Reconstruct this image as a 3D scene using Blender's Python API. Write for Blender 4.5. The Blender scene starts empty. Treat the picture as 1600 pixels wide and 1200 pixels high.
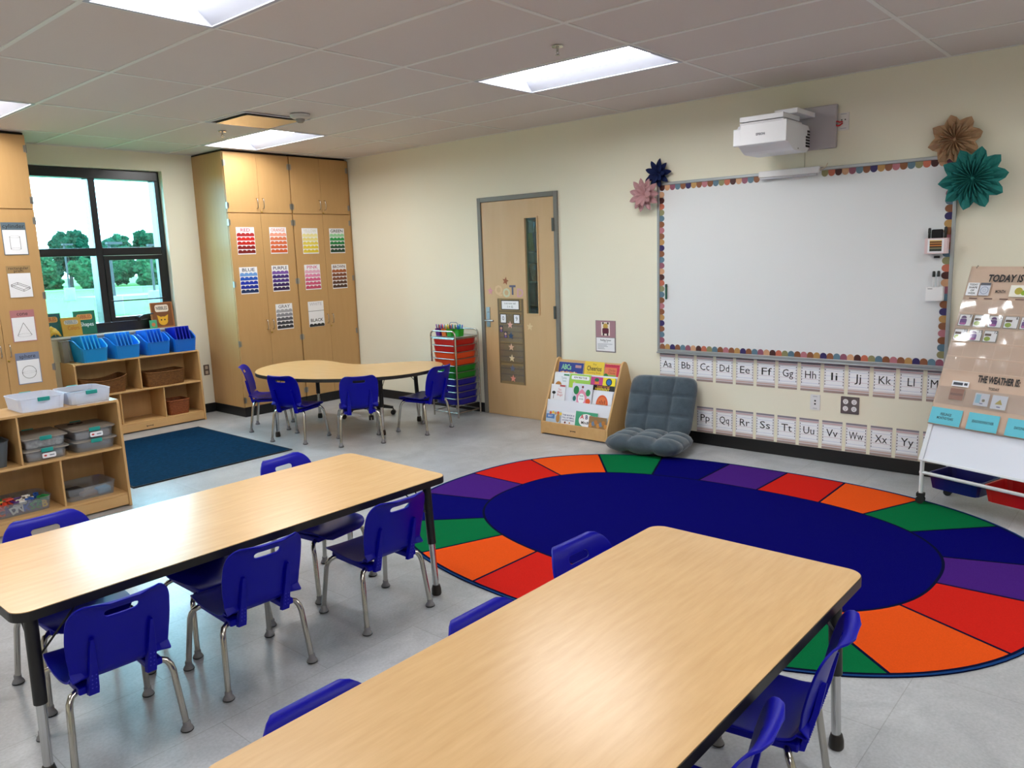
import bpy, bmesh, math, random
from mathutils import Matrix, Vector

# ------------------------------------------------------------------ camera, world, exposure
SC = bpy.context.scene
COL = SC.collection
PI = math.pi

cam_d = bpy.data.cameras.new('camera')
cam = bpy.data.objects.new('camera', cam_d)
COL.objects.link(cam)
cam_d.sensor_width = 36.0
cam_d.lens = 27.285
cam_d.clip_start = 0.02
cam_d.clip_end = 400
_r = Vector((0.654786, -0.755056, -0.03384))
_u = Vector((0.147324, 0.083589, 0.98555))
_f = Vector((0.741317, 0.65031, -0.165971))
cam.matrix_world = Matrix(((_r.x, _u.x, -_f.x, -5.7729), (_r.y, _u.y, -_f.y, -7.0639), (_r.z, _u.z, -_f.z, 1.6214), (0, 0, 0, 1)))
SC.camera = cam

world = bpy.data.worlds.new('sky')
SC.world = world
world.use_nodes = True
bg = world.node_tree.nodes['Background']
bg.inputs[0].default_value = (0.52, 0.79, 1.0, 1)
bg.inputs[1].default_value = 7.2

SC.view_settings.view_transform = 'Standard'
SC.view_settings.look = 'None'
SC.view_settings.gamma = 1.0
SC.view_settings.use_curve_mapping = False
SC.view_settings.exposure = 1.86
LAMP_POWER = 6.6          # radiance of the ceiling light lenses

# ------------------------------------------------------------------ materials
def lin(h):
    h = h.lstrip('#')
    out = []
    for i in (0, 2, 4):
        c = int(h[i:i + 2], 16) / 255
        out.append(c / 12.92 if c <= 0.04045 else ((c + 0.055) / 1.055) ** 2.4)
    return (out[0], out[1], out[2], 1)

MATS = {}
def M(key, rough=0.55, metal=0.0, spec=0.5, noise=0.0, scale=(30, 30, 30), bump=0.0, bscale=None, coat=0.0, detail=3, name=None, alt=None, trans=0.0, ior=1.45, sheen=0.0):
    """principled material; key is a hex colour; noise mixes the colour towards alt (or a darker one)"""
    k = (key, rough, metal, spec, noise, scale, bump, bscale, coat, alt, trans, sheen, name)
    if k in MATS:
        return MATS[k]
    m = bpy.data.materials.new(name or ('paint_' + key.lstrip('#')))
    m.use_nodes = True
    nt = m.node_tree
    b = nt.nodes['Principled BSDF']
    base = lin(key)
    b.inputs['Base Color'].default_value = base
    b.inputs['Roughness'].default_value = rough
    b.inputs['Metallic'].default_value = metal
    b.inputs['Specular IOR Level'].default_value = spec
    b.inputs['Coat Weight'].default_value = coat
    b.inputs['Sheen Weight'].default_value = sheen
    if trans:
        b.inputs['Transmission Weight'].default_value = trans
        b.inputs['IOR'].default_value = ior
    m.diffuse_color = base
    if noise or bump:
        tc = nt.nodes.new('ShaderNodeTexCoord')
        mp = nt.nodes.new('ShaderNodeMapping')
        mp.inputs['Scale'].default_value = scale
        nt.links.new(tc.outputs['Object'], mp.inputs['Vector'])
        n = nt.nodes.new('ShaderNodeTexNoise')
        n.inputs['Scale'].default_value = 1
        n.inputs['Detail'].default_value = detail
        n.inputs['Roughness'].default_value = 0.6
        nt.links.new(mp.outputs[0], n.inputs['Vector'])
        if noise:
            mx = nt.nodes.new('ShaderNodeMix')
            mx.data_type = 'RGBA'
            a2 = lin(alt) if alt else tuple(c * 0.6 for c in base[:3]) + (1,)
            mx.inputs[6].default_value = base
            mx.inputs[7].default_value = a2
            mr = nt.nodes.new('ShaderNodeMapRange')
            mr.inputs[1].default_value = 0.3
            mr.inputs[2].default_value = 0.75
            mr.inputs[3].default_value = 0
            mr.inputs[4].default_value = noise
            nt.links.new(n.outputs['Fac'], mr.inputs[0])
            nt.links.new(mr.outputs[0], mx.inputs[0])
            nt.links.new(mx.outputs[2], b.inputs['Base Color'])
        if bump:
            n2 = n
            if bscale:
                mp2 = nt.nodes.new('ShaderNodeMapping')
                mp2.inputs['Scale'].default_value = bscale
                nt.links.new(tc.outputs['Object'], mp2.inputs['Vector'])
                n2 = nt.nodes.new('ShaderNodeTexNoise')
                n2.inputs['Scale'].default_value = 1
                n2.inputs['Detail'].default_value = 3
                nt.links.new(mp2.outputs[0], n2.inputs['Vector'])
            bp = nt.nodes.new('ShaderNodeBump')
            bp.inputs['Strength'].default_value = bump
            bp.inputs['Distance'].default_value = 0.004
            nt.links.new(n2.outputs['Fac'], bp.inputs['Height'])
            nt.links.new(bp.outputs[0], b.inputs['Normal'])
    MATS[k] = m
    return m

def emit(name, col, power):
    m = bpy.data.materials.new(name)
    m.use_nodes = True
    nt = m.node_tree
    nt.nodes.clear()
    e = nt.nodes.new('ShaderNodeEmission')
    e.inputs[0].default_value = col
    e.inputs[1].default_value = power
    o = nt.nodes.new('ShaderNodeOutputMaterial')
    nt.links.new(e.outputs[0], o.inputs[0])
    return m

def clear(name, tint='#ffffff', gloss=0.08, rough=0.02, diffuse=0.0, dcol='#e8ecee'):
    """see-through sheet: transparent with a glossy share and an optional milky share"""
    m = bpy.data.materials.new(name)
    m.use_nodes = True
    nt = m.node_tree
    nt.nodes.clear()
    t = nt.nodes.new('ShaderNodeBsdfTransparent')
    t.inputs[0].default_value = lin(tint)
    g = nt.nodes.new('ShaderNodeBsdfGlossy')
    g.inputs['Roughness'].default_value = rough
    mx = nt.nodes.new('ShaderNodeMixShader')
    mx.inputs[0].default_value = gloss
    nt.links.new(t.outputs[0], mx.inputs[1])
    nt.links.new(g.outputs[0], mx.inputs[2])
    last = mx
    if diffuse:
        d = nt.nodes.new('ShaderNodeBsdfDiffuse')
        d.inputs[0].default_value = lin(dcol)
        m2 = nt.nodes.new('ShaderNodeMixShader')
        m2.inputs[0].default_value = diffuse
        nt.links.new(mx.outputs[0], m2.inputs[1])
        nt.links.new(d.outputs[0], m2.inputs[2])
        last = m2
    o = nt.nodes.new('ShaderNodeOutputMaterial')
    nt.links.new(last.outputs[0], o.inputs[0])
    return m

WALL = M('#ebe7d4', rough=0.75, spec=0.3, bump=0.12, scale=(120, 120, 120), name='cream_wall_paint')
WHITE = M('#eeeef0', rough=0.45)
PAPER = M('#f2f3f8', rough=0.5)
BLACKP = M('#101012', rough=0.5)
INK = M('#1b1b20', rough=0.6)
MAPLE = M('#cfa877', rough=0.42, spec=0.4, noise=0.4, scale=(6, 60, 6), alt='#bf9464', name='maple_laminate_x')
CABINET = M('#c49c68', rough=0.40, spec=0.4, noise=0.35, scale=(25, 25, 2.0), alt='#b88f5a', name='maple_cabinet_veneer')
BIRCH = M('#d0a873', rough=0.45, spec=0.4, noise=0.45, scale=(3, 22, 22), alt='#bc9258', name='birch_plywood')
BIRCHV = M('#d0a873', rough=0.45, spec=0.4, noise=0.45, scale=(22, 22, 3), alt='#bc9258', name='birch_plywood_upright')
TABLE = M('#dcb683', rough=0.27, spec=0.5, noise=0.6, scale=(5, 42, 5), alt='#c79e69', name='maple_table_laminate', detail=9)
EDGE = M('#151416', rough=0.45, name='black_edge_band')
CHROME = M('#b9b5ae', rough=0.16, metal=1.0, name='chrome')
STEEL = M('#a6a6a8', rough=0.35, metal=1.0, name='brushed_steel')
BLUEP = M('#000096', rough=0.40, spec=0.22, bump=0.08, scale=(260, 260, 260), name='royal_blue_plastic')
GREYP = M('#77767a', rough=0.5, name='grey_glide_plastic')
RUBBER = M('#17171a', rough=0.7, name='black_rubber')
TEAL = M('#1f9a92', rough=0.35, name='teal_latch_plastic')

# ------------------------------------------------------------------ mesh builder
class MB:
    def __init__(s):
        s.v = []; s.f = []; s.mi = []; s.sm = []; s.mats = []; s.T = Matrix.Identity(4)
    def mat(s, m):
        if m not in s.mats:
            s.mats.append(m)
        return s.mats.index(m)
    def add(s, verts, faces, m, smooth=False):
        o = len(s.v)
        T = s.T
        s.v += [tuple(T @ Vector(v)) for v in verts]
        k = s.mat(m)
        for f in faces:
            s.f.append([i + o for i in f]); s.mi.append(k); s.sm.append(smooth)
    def box(s, x0, x1, y0, y1, z0, z1, m):
        v = [(x0, y0, z0), (x1, y0, z0), (x1, y1, z0), (x0, y1, z0), (x0, y0, z1), (x1, y0, z1), (x1, y1, z1), (x0, y1, z1)]
        s.add(v, [(0, 3, 2, 1), (4, 5, 6, 7), (0, 1, 5, 4), (1, 2, 6, 5), (2, 3, 7, 6), (3, 0, 4, 7)], m)
    def prism(s, pts, z0, z1, m, m_side=None, smooth=False):
        """outline in local x,y extruded along local z"""
        n = len(pts)
        v = [(p[0], p[1], z0) for p in pts] + [(p[0], p[1], z1) for p in pts]
        s.add(v, [list(range(n))[::-1], [n + i for i in range(n)]], m)
        s.add(v, [(i, (i + 1) % n, n + (i + 1) % n, n + i) for i in range(n)], m_side or m, smooth)
    def poly(s, pts, z, m):
        s.add([(p[0], p[1], z) for p in pts], [list(range(len(pts)))], m)
    def quad(s, a, b, c, d, m):
        s.add([a, b, c, d], [(0, 1, 2, 3)], m)
    def rect(s, x0, x1, y0, y1, z, m):
        s.poly([(x0, y0), (x1, y0), (x1, y1), (x0, y1)], z, m)
    def tube(s, pts, r, m, n=10, caps=True):
        pts = [Vector(p) for p in pts]
        R = r if isinstance(r, (list, tuple)) else [r] * len(pts)
        verts = []; faces = []
        t0 = (pts[1] - pts[0]).normalized()
        up = Vector((0, 0, 1)) if abs(t0.z) < 0.9 else Vector((1, 0, 0))
        a = t0.cross(up).normalized()
        for i, p in enumerate(pts):
            if i == 0: t = pts[1] - pts[0]
            elif i == len(pts) - 1: t = pts[-1] - pts[-2]
            else: t = (pts[i + 1] - p).normalized() + (p - pts[i - 1]).normalized()
            t.normalize()
            a = (a - t * a.dot(t)).normalized()
            b = t.cross(a)
            for k in range(n):
                w = 2 * PI * k / n
                q = p + (a * math.cos(w) + b * math.sin(w)) * R[i]
                verts.append(tuple(q))
        for i in range(len(pts) - 1):
            for k in range(n):
                k2 = (k + 1) % n
                faces.append((i * n + k, i * n + k2, (i + 1) * n + k2, (i + 1) * n + k))
        s.add(verts, faces, m, True)
        if caps:
            L = len(pts) - 1
            s.add(verts, [list(range(n))[::-1], [L * n + k for k in range(n)]], m)
    def lathe(s, prof, m, n=20, c=(0, 0, 0), smooth=True):
        verts = []; faces = []
        for r, z in prof:
            for k in range(n):
                w = 2 * PI * k / n
                verts.append((c[0] + r * math.cos(w), c[1] + r * math.sin(w), c[2] + z))
        for i in range(len(prof) - 1):
            for k in range(n):
                k2 = (k + 1) % n
                faces.append((i * n + k, i * n + k2, (i + 1) * n + k2, (i + 1) * n + k))
        s.add(verts, faces, m, smooth)
        L = len(prof) - 1
        s.add(verts, [list(range(n))[::-1], [L * n + k for k in range(n)]], m)
    def disc(s, x, y, r, z, m, n=20, a0=0, a1=2 * PI, ry=None):
        ry = ry or r
        full = abs(a1 - a0 - 2 * PI) < 1e-6
        k = n if full else n + 1
        s.poly([(x + r * math.cos(a0 + (a1 - a0) * i / n), y + ry * math.sin(a0 + (a1 - a0) * i / n)) for i in range(k)], z, m)
    def ring(s, x, y, r0, r1, z, m, n=28, ry=1.0):
        v = []
        for i in range(n):
            w = 2 * PI * i / n
            v += [(x + r0 * math.cos(w), y + r0 * ry * math.sin(w), z), (x + r1 * math.cos(w), y + r1 * ry * math.sin(w), z)]
        s.add(v, [(2 * i, 2 * i + 1, (2 * i + 3) % (2 * n), (2 * i + 2) % (2 * n)) for i in range(n)], m)
    def line(s, x0, y0, x1, y1, w, z, m):
        d = Vector((x1 - x0, y1 - y0)); L = d.length or 1
        n = Vector((-d.y, d.x)) / L * w / 2
        s.poly([(x0 + n.x, y0 + n.y), (x0 - n.x, y0 - n.y), (x1 - n.x, y1 - n.y), (x1 + n.x, y1 + n.y)][::-1], z, m)
    def star(s, x, y, r, z0, z1, m, k=0.45, rot=0):
        pts = [(x + (r if i % 2 == 0 else r * k) * math.sin(rot + i * PI / 5), y + (r if i % 2 == 0 else r * k) * math.cos(rot + i * PI / 5)) for i in range(10)][::-1]
        s.prism(pts, z0, z1, m)
    def text(s, t, x, y, size, z, m, align='CENTER', sx=1.0, bold=0.0, rot=0, width=None, shear=0.0):
        V, F, W = glyphs(t, align, bold, shear)
        kx = size * sx
        if width and W > 0:
            kx = width / W
        c, n = math.cos(rot), math.sin(rot)
        vv = []
        for a, b in V:
            a *= kx; b *= size
            vv.append((x + a * c - b * n, y + a * n + b * c, z))
        s.add(vv, F, m)
    def build(s, name, parent=None, frame=None, bevel=0.0, segs=2, sub=0, solid=0.0, auto=None):
        me = bpy.data.meshes.new(name)
        me.from_pydata(s.v, [], s.f)
        for m in s.mats:
            me.materials.append(m)
        me.polygons.foreach_set('material_index', s.mi)
        me.polygons.foreach_set('use_smooth', s.sm)
        me.update()
        o = bpy.data.objects.new(name, me)
        COL.objects.link(o)
        if parent: o.parent = parent
        if frame is not None: o.matrix_basis = frame
        if solid:
            md = o.modifiers.new('solid', 'SOLIDIFY'); md.thickness = solid; md.offset = 0
        if bevel:
            md = o.modifiers.new('bevel', 'BEVEL'); md.width = bevel; md.segments = segs; md.limit_method = 'ANGLE'; md.angle_limit = math.radians(40); md.harden_normals = False
        if sub:
            md = o.modifiers.new('sub', 'SUBSURF'); md.levels = sub; md.render_levels = sub
        return o

_GL = {}
def glyphs(t, align, bold, shear=0.0):
    k = (t, align, bold, shear)
    if k in _GL: return _GL[k]
    cu = bpy.data.curves.new('lettering', 'FONT')
    cu.body = t; cu.align_x = align; cu.align_y = 'CENTER'; cu.offset = bold; cu.resolution_u = 2; cu.shear = shear
    ob = bpy.data.objects.new('lettering', cu)
    me = bpy.data.meshes.new_from_object(ob)
    V = [(v.co.x, v.co.y) for v in me.vertices]
    F = [list(p.vertices) for p in me.polygons]
    F2 = []
    for p, f in zip(me.polygons, F):
        F2.append(f if p.normal.z >= 0 else f[::-1])
    W = (max(v[0] for v in V) - min(v[0] for v in V)) if V else 0
    bpy.data.objects.remove(ob); bpy.data.meshes.remove(me); bpy.data.curves.remove(cu)
    _GL[k] = (V, F2, W)
    return _GL[k]

def tag(o, label, cat, group=None, kind=None):
    o['label'] = label; o['category'] = cat
    if group: o['group'] = group
    if kind: o['kind'] = kind
    return o
def thing(name, label, cat, frame=None, group=None):
    o = bpy.data.objects.new(name, None)
    o.empty_display_size = 0.1
    COL.objects.link(o)
    if frame is not None: o.matrix_basis = frame
    return tag(o, label, cat, group)
def struct(o):
    o['kind'] = 'structure'
    return o
def at(x, y, z=0, rz=0, s=None):
    m = Matrix.Translation((x, y, z)) @ Matrix.Rotation(rz, 4, 'Z')
    if s: m = m @ Matrix.Diagonal((s[0], s[1], s[2], 1))
    return m
def face_W(y, z, x=0.0):
    """frame of a sheet on the board wall: local x = to the right as seen, y = up, z = out of the wall"""
    return Matrix(((0, 0, -1, x), (-1, 0, 0, y), (0, 1, 0, z), (0, 0, 0, 1)))
def face_B(x, z, y):
    """frame of a sheet facing -y (window wall, cabinet fronts)"""
    return Matrix(((1, 0, 0, x), (0, 0, -1, y), (0, 1, 0, z), (0, 0, 0, 1)))
def copy_tree(o, frame, label, group=None):
    c = o.copy(); COL.objects.link(c); c.matrix_basis = frame; c['label'] = label
    if group: c['group'] = group
    for ch in list(o.children):
        d = ch.copy(); COL.objects.link(d); d.parent = c
        for g in list(ch.children):
            e = g.copy(); COL.objects.link(e); e.parent = d
    return c

ZC = 2.753
WY = 1.034
CF = 0.394
# ------------------------------------------------------------------ the room
XL, YF = -8.3, -10.2
def floor_material():
    m = bpy.data.materials.new('grey_vinyl_tile')
    m.use_nodes = True
    nt = m.node_tree; b = nt.nodes['Principled BSDF']
    tc = nt.nodes.new('ShaderNodeTexCoord')
    br = nt.nodes.new('ShaderNodeTexBrick')
    br.offset = 0.5
    br.inputs['Color1'].default_value = lin('#babdc1'); br.inputs['Color2'].default_value = lin('#b1b4b8')
    br.inputs['Mortar'].default_value = lin('#9fa0a2')
    br.inputs['Scale'].default_value = 1
    br.inputs['Brick Width'].default_value = 0.914; br.inputs['Row Height'].default_value = 0.457
    br.inputs['Mortar Size'].default_value = 0.0018; br.inputs['Mortar Smooth'].default_value = 0.2
    nt.links.new(tc.outputs['Object'], br.inputs['Vector'])
    n = nt.nodes.new('ShaderNodeTexNoise'); n.inputs['Scale'].default_value = 3.2; n.inputs['Detail'].default_value = 9; n.inputs['Roughness'].default_value = 0.68
    n.inputs['Distortion'].default_value = 0.6
    nt.links.new(tc.outputs['Object'], n.inputs['Vector'])
    n3 = nt.nodes.new('ShaderNodeTexNoise'); n3.inputs['Scale'].default_value = 90; n3.inputs['Detail'].default_value = 3
    nt.links.new(tc.outputs['Object'], n3.inputs['Vector'])
    cr = nt.nodes.new('ShaderNodeValToRGB')
    cr.color_ramp.elements[0].position = 0.33; cr.color_ramp.elements[0].color = (0.70, 0.70, 0.71, 1)
    cr.color_ramp.elements[1].position = 0.66; cr.color_ramp.elements[1].color = (1.08, 1.07, 1.06, 1)
    nt.links.new(n.outputs['Fac'], cr.inputs[0])
    mx = nt.nodes.new('ShaderNodeMix'); mx.data_type = 'RGBA'; mx.blend_type = 'MULTIPLY'; mx.inputs[0].default_value = 0.8
    nt.links.new(br.outputs['Color'], mx.inputs[6]); nt.links.new(cr.outputs[0], mx.inputs[7])
    m2 = nt.nodes.new('ShaderNodeMix'); m2.data_type = 'RGBA'; m2.blend_type = 'OVERLAY'; m2.inputs[0].default_value = 0.22
    nt.links.new(mx.outputs[2], m2.inputs[6]); nt.links.new(n3.outputs['Fac'], m2.inputs[7])
    nt.links.new(m2.outputs[2], b.inputs['Base Color'])
    b.inputs['Roughness'].default_value = 0.28
    b.inputs['Specular IOR Level'].default_value = 0.45
    bp = nt.nodes.new('ShaderNodeBump'); bp.inputs['Strength'].default_value = 0.05; bp.inputs['Distance'].default_value = 0.003
    nt.links.new(n3.outputs['Fac'], bp.inputs['Height']); nt.links.new(bp.outputs[0], b.inputs['Normal'])
    return m
mb = MB(); mb.box(XL, 0.0, YF, WY, -0.12, 0.0, floor_material()); struct(mb.build('floor'))

# window opening: x WX0..WX1, z WZ0..WZ1 in the window wall
WX0, WX1, WZ0, WZ1 = -3.30, -1.895, 0.975, 2.575
mb = MB(); T = 0.26
mb.box(XL - 0.2, WX0, WY, WY + T, -0.12, 3.0, WALL); mb.box(WX1, 0.2, WY, WY + T, -0.12, 3.0, WALL)
mb.box(WX0, WX1, WY, WY + T, -0.12, WZ0, WALL); mb.box(WX0, WX1, WY, WY + T, WZ1, 3.0, WALL)
struct(mb.build('wall_back'))
# board wall with the door opening
DY0, DY1, DZ = -2.634, -1.628, 2.172
mb = MB()
mb.box(0, 0.14, DY1, WY, -0.12, 3.0, WALL); mb.box(0, 0.14, YF, DY0, -0.12, 3.0, WALL); mb.box(0, 0.14, DY0, DY1, DZ, 3.0, WALL)
struct(mb.build('wall_right'))
mb = MB(); mb.box(XL - 0.2, XL, YF, WY, -0.12, 3.0, WALL); struct(mb.build('wall_left'))
mb = MB(); mb.box(XL - 0.2, 0.2, YF - 0.2, YF, -0.12, 3.0, WALL); struct(mb.build('wall_front'))

# suspended ceiling: 2 x 4 foot tiles, light openings left free
TL = 0.6096; D0 = 0.6115; Y0 = -3.3535
CEILT = M('#d9d1cd', rough=0.85, spec=0.2, noise=0.25, scale=(220, 220, 220), alt='#ccc3bf', bump=0.2, name='acoustic_tile')
TEE = M('#e2e1de', rough=0.5, name='ceiling_tee')
LIGHTS = [(kx, my) for kx in (1, 5, 9) for my in (3, 0, -3)]
# light occupies x in -(D0+kx*TL) .. -(D0+(kx+1)*TL), y in Y0+(my-1)*2TL .. Y0+my*2TL
mb = MB()
xs = [0.0] + [-(D0 + k * TL) for k in range(0, 13)]
xs = [x for x in xs if x > XL] + [XL]
ys = [Y0 + m * 2 * TL for m in range(-6, 5)]
ys = sorted([y for y in ys if YF < y < WY] + [YF, WY])
for i in range(len(xs) - 1):
    for j in range(len(ys) - 1):
        xa, xb = xs[i + 1], xs[i]
        ya, yb = ys[j], ys[j + 1]
        skip = False
        for kx, my in LIGHTS:
            cx = -(D0 + (kx + 0.5) * TL); cy = Y0 + (my - 0.5) * 2 * TL
            if xa < cx < xb and ya < cy < yb: skip = True
        if not skip:
            mb.box(xa + 0.010, xb - 0.010, ya + 0.010, yb - 0.010, ZC + 0.004, ZC + 0.02, CEILT)
struct(mb.build('ceiling'))
mb = MB()
for x in xs[1:-1]: mb.box(x - 0.012, x + 0.012, YF, WY, ZC - 0.0005, ZC + 0.004, TEE)
for y in ys[1:-1]: mb.box(XL, 0, y - 0.012, y + 0.012, ZC, ZC + 0.0045, TEE)
# wall angle round the edge
mb.box(-0.02, 0, YF, WY, ZC - 0.0005, ZC + 0.004, TEE); mb.box(XL, 0, WY - 0.02, WY, ZC - 0.0005, ZC + 0.004, TEE)
struct(mb.build('trim_1'))
mb = MB(); mb.box(XL - 0.2, 0.2, YF - 0.2, WY + 0.26, 3.0, 3.1, CEILT); struct(mb.build('ceiling_slab'))

# black cove base
BASE = M('#0d0d10', rough=0.4, name='black_cove_base')
def baseb(name, x0, x1, y0, y1):
    mb = MB(); mb.box(x0, x1, y0, y1, 0.0005, 0.10, BASE); struct(mb.build(name, bevel=0.003))
baseb('baseboard_right', -0.010, -0.0003, YF + 0.001, DY0 - 0.001)
baseb('baseboard_right_far', -0.010, -0.0003, DY1 + 0.001, CF - 0.002)
baseb('baseboard_back', -1.845, -1.566, WY - 0.010, WY - 0.0003)
baseb('baseboard_left', XL + 0.0003, XL + 0.01, YF + 0.001, WY - 0.001)

# ceiling lights (recessed volumetric troffers)
LENS = emit('light_lens', (1.0, 0.992, 0.975, 1), LAMP_POWER)
REFL = M('#b2b6c4', rough=0.5, name='light_reflector')
first = None
LIGHT_LABELS = {
    (1, 3): 'recessed ceiling light lit white above the tall cabinets with colour posters',
    (1, 0): 'recessed ceiling light lit white in front of the projector and whiteboard wall',
    (5, 0): 'large recessed ceiling light cut off by the top left picture edge',
    (5, 3): 'sliver of a lit ceiling light above the tall cabinet with shape posters'}
for kx, my in LIGHTS:
    cx = -(D0 + (kx + 0.5) * TL); cy = Y0 + (my - 0.5) * 2 * TL
    lab = LIGHT_LABELS.get((kx, my), 'recessed ceiling light lit white, out over the unseen half of the room')
    fr = at(cx, cy, ZC)
    if first is None:
        t = thing('ceiling_light', lab, 'ceiling light', fr, 'recessed ceiling lights')
        hx, hy = TL / 2 - 0.003, TL - 0.003
        mb = MB()
        mb.box(-hx, -hx + 0.02, -hy, hy, -0.002, 0.006, REFL); mb.box(hx - 0.02, hx, -hy, hy, -0.002, 0.006, REFL)
        mb.box(-hx + 0.02, hx - 0.02, -hy, -hy + 0.02, -0.002, 0.006, REFL); mb.box(-hx + 0.02, hx - 0.02, hy - 0.02, hy, -0.002, 0.006, REFL)
        mb.build('frame', t)
        a, b, d = hx - 0.02, hy - 0.02, 0.065
        lx, ly = 0.19, 0.565
        mb = MB()
        o = [(-a, -b, 0.003), (a, -b, 0.003), (a, b, 0.003), (-a, b, 0.003)]
        i_ = [(-lx, -ly, d), (lx, -ly, d), (lx, ly, d), (-lx, ly, d)]
        for k in range(4):
            k2 = (k + 1) % 4
            mb.quad(o[k], o[k2], i_[k2], i_[k], REFL)
        mb.build('reflector', t)
        mb = MB(); mb.box(-lx, lx, -ly, ly, d - 0.004, d + 0.02, LENS); mb.build('lens', t)
        first = t
    else:
        copy_tree(first, fr, lab)

# things on the ceiling
t = thing('smoke_detector', 'round white smoke detector with clear sensor cage on the ceiling', 'smoke detector', at(-2.03, -1.66, ZC - 0.002))
mb = MB(); mb.lathe([(0.0, -0.034), (0.055, -0.032), (0.075, -0.018), (0.078, 0.0)], M('#c9c6c0', rough=0.4), 28); mb.build('body', t)
mb = MB(); mb.lathe([(0.0, -0.062), (0.02, -0.06), (0.034, -0.046), (0.036, -0.034)], M('#8d8b88', rough=0.2), 20); mb.build('sensor', t)
for (x, y, lab) in ((-2.115, -4.279, 'small chrome sprinkler head hanging beside the ceiling light nearest the projector'), (-2.094, -0.585, 'small chrome sprinkler head on the ceiling above the tall cabinets')):
    t = thing('sprinkler_head', lab, 'sprinkler', at(x, y, ZC - 0.001), 'ceiling sprinkler heads')
    mb = MB(); mb.lathe([(0.032, -0.004), (0.034, 0.0)], CHROME, 20); mb.build('escutcheon', t)
    mb = MB(); mb.lathe([(0.006, -0.03), (0.009, -0.004)], CHROME, 10)
    mb.tube([(-0.008, 0, -0.02), (-0.012, 0, -0.035), (0, 0, -0.045)], 0.002, CHROME, 6); mb.tube([(0.008, 0, -0.02), (0.012, 0, -0.035), (0, 0, -0.045)], 0.002, CHROME, 6)
    mb.lathe([(0.013, -0.048), (0.013, -0.045)], CHROME, 14); mb.build('nozzle', t)
VENTM = M('#cfc4ac', rough=0.16, metal=0.35, name='vent_enamel')
t = thing('air_diffuser', 'square plaque air diffuser in the ceiling beside the smoke detector', 'air vent', at(-(D0 + 2.5 * TL), -1.225, ZC))
mb = MB(); w = 0.297
mb.box(-w, w, -w, -w + 0.03, -0.004, 0, REFL); mb.box(-w, w, w - 0.03, w, -0.004, 0, REFL); mb.box(-w, -w + 0.03, -w + 0.03, w - 0.03, -0.004, 0, REFL); mb.box(w - 0.03, w, -w + 0.03, w - 0.03, -0.004, 0, REFL)
mb.rect(-w + 0.03, w - 0.03, -w + 0.03, w - 0.03, -0.0015, M('#24211d', rough=0.8))  # shade of the gap round the plaque, painted as a dark sheet
mb.build('frame', t)
mb = MB(); mb.box(-0.235, 0.235, -0.235, 0.235, -0.013, -0.007, VENTM); mb.build('plaque', t, bevel=0.004)

# ------------------------------------------------------------------ window
FR = M('#0b0d12', rough=0.28, spec=0.6, name='dark_anodised_frame')
GL = clear('window_glass', '#dff4f4', gloss=0.05)
w = thing('window_1', 'x', 'window'); w['kind'] = 'structure'
del w['label']; del w['category']
YA, YB = 1.105, 1.255     # frame depth
mb = MB()
mb.box(WX0, WX1 - 0.002, YA, YB, WZ1 - 0.095, WZ1 - 0.001, FR)
mb.box(WX0, WX1 - 0.002, YA, YB, WZ0 + 0.003, 1.075, FR)
mb.box(WX1 - 0.055, WX1 - 0.002, YA, YB, 1.075, WZ1 - 0.095, FR)
mb.box(WX0, WX0 + 0.05, YA, YB, 1.075, WZ1 - 0.095, FR)
mb.box(-2.60, -2.535, YA, YB, 1.075, WZ1 - 0.095, FR)
mb.box(WX0 + 0.05, -2.60, YA, YB, 1.735, 1.812, FR); mb.box(-2.535, WX1 - 0.055, YA, YB, 1.735, 1.812, FR)
mb.build('window_frame', w, bevel=0.003)
# opening sash, lower right
mb = MB(); xa, xb, za, zb = -2.533, WX1 - 0.057, 1.077, 1.733
s_ = 0.045
mb.box(xa, xa + s_, YA - 0.01, YA + 0.05, za, zb, FR); mb.box(xb - s_, xb, YA - 0.01, YA + 0.05, za, zb, FR)
mb.box(xa + s_, xb - s_, YA - 0.01, YA + 0.05, za, za + s_, FR); mb.box(xa + s_, xb - s_, YA - 0.01, YA + 0.05, zb - s_, zb, FR)
mb.box(xa + 0.01, xb - 0.01, YA - 0.02, YA - 0.011, 1.277, 1.290, FR)
sash = mb.build('sash', w, bevel=0.002)
mb = MB(); mb.tube([(-2.27, YA - 0.011, 1.09), (-2.27, YA - 0.05, 1.10), (-2.24, YA - 0.075, 1.125), (-2.14, YA - 0.075, 1.135)], 0.008, FR, 8); mb.lathe([(0.02, -0.02), (0.02, 0.02)], FR, 12, (-2.27, YA - 0.03, 1.09)); mb.build('crank_handle', sash)
for (a, b, c, d) in ((WX0 + 0.05, -2.60, 1.075, 1.735), (WX0 + 0.05, -2.60, 1.812, WZ1 - 0.095), (-2.535, WX1 - 0.055, 1.812, WZ1 - 0.095), (xa + s_, xb - s_, za + s_, zb - s_)):
    mb = MB(); mb.box(a, b, YA + 0.018, YA + 0.024, c, d, GL); mb.build('pane', w)
mb = MB(); mb.box(WX0 + 0.001, WX1 - 0.001, WY - 0.03, YA - 0.001, WZ0 - 0.018, WZ0 + 0.002, M('#d6d4cc', rough=0.4)); s_o = mb.build('window_sill', w, bevel=0.004)

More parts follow.
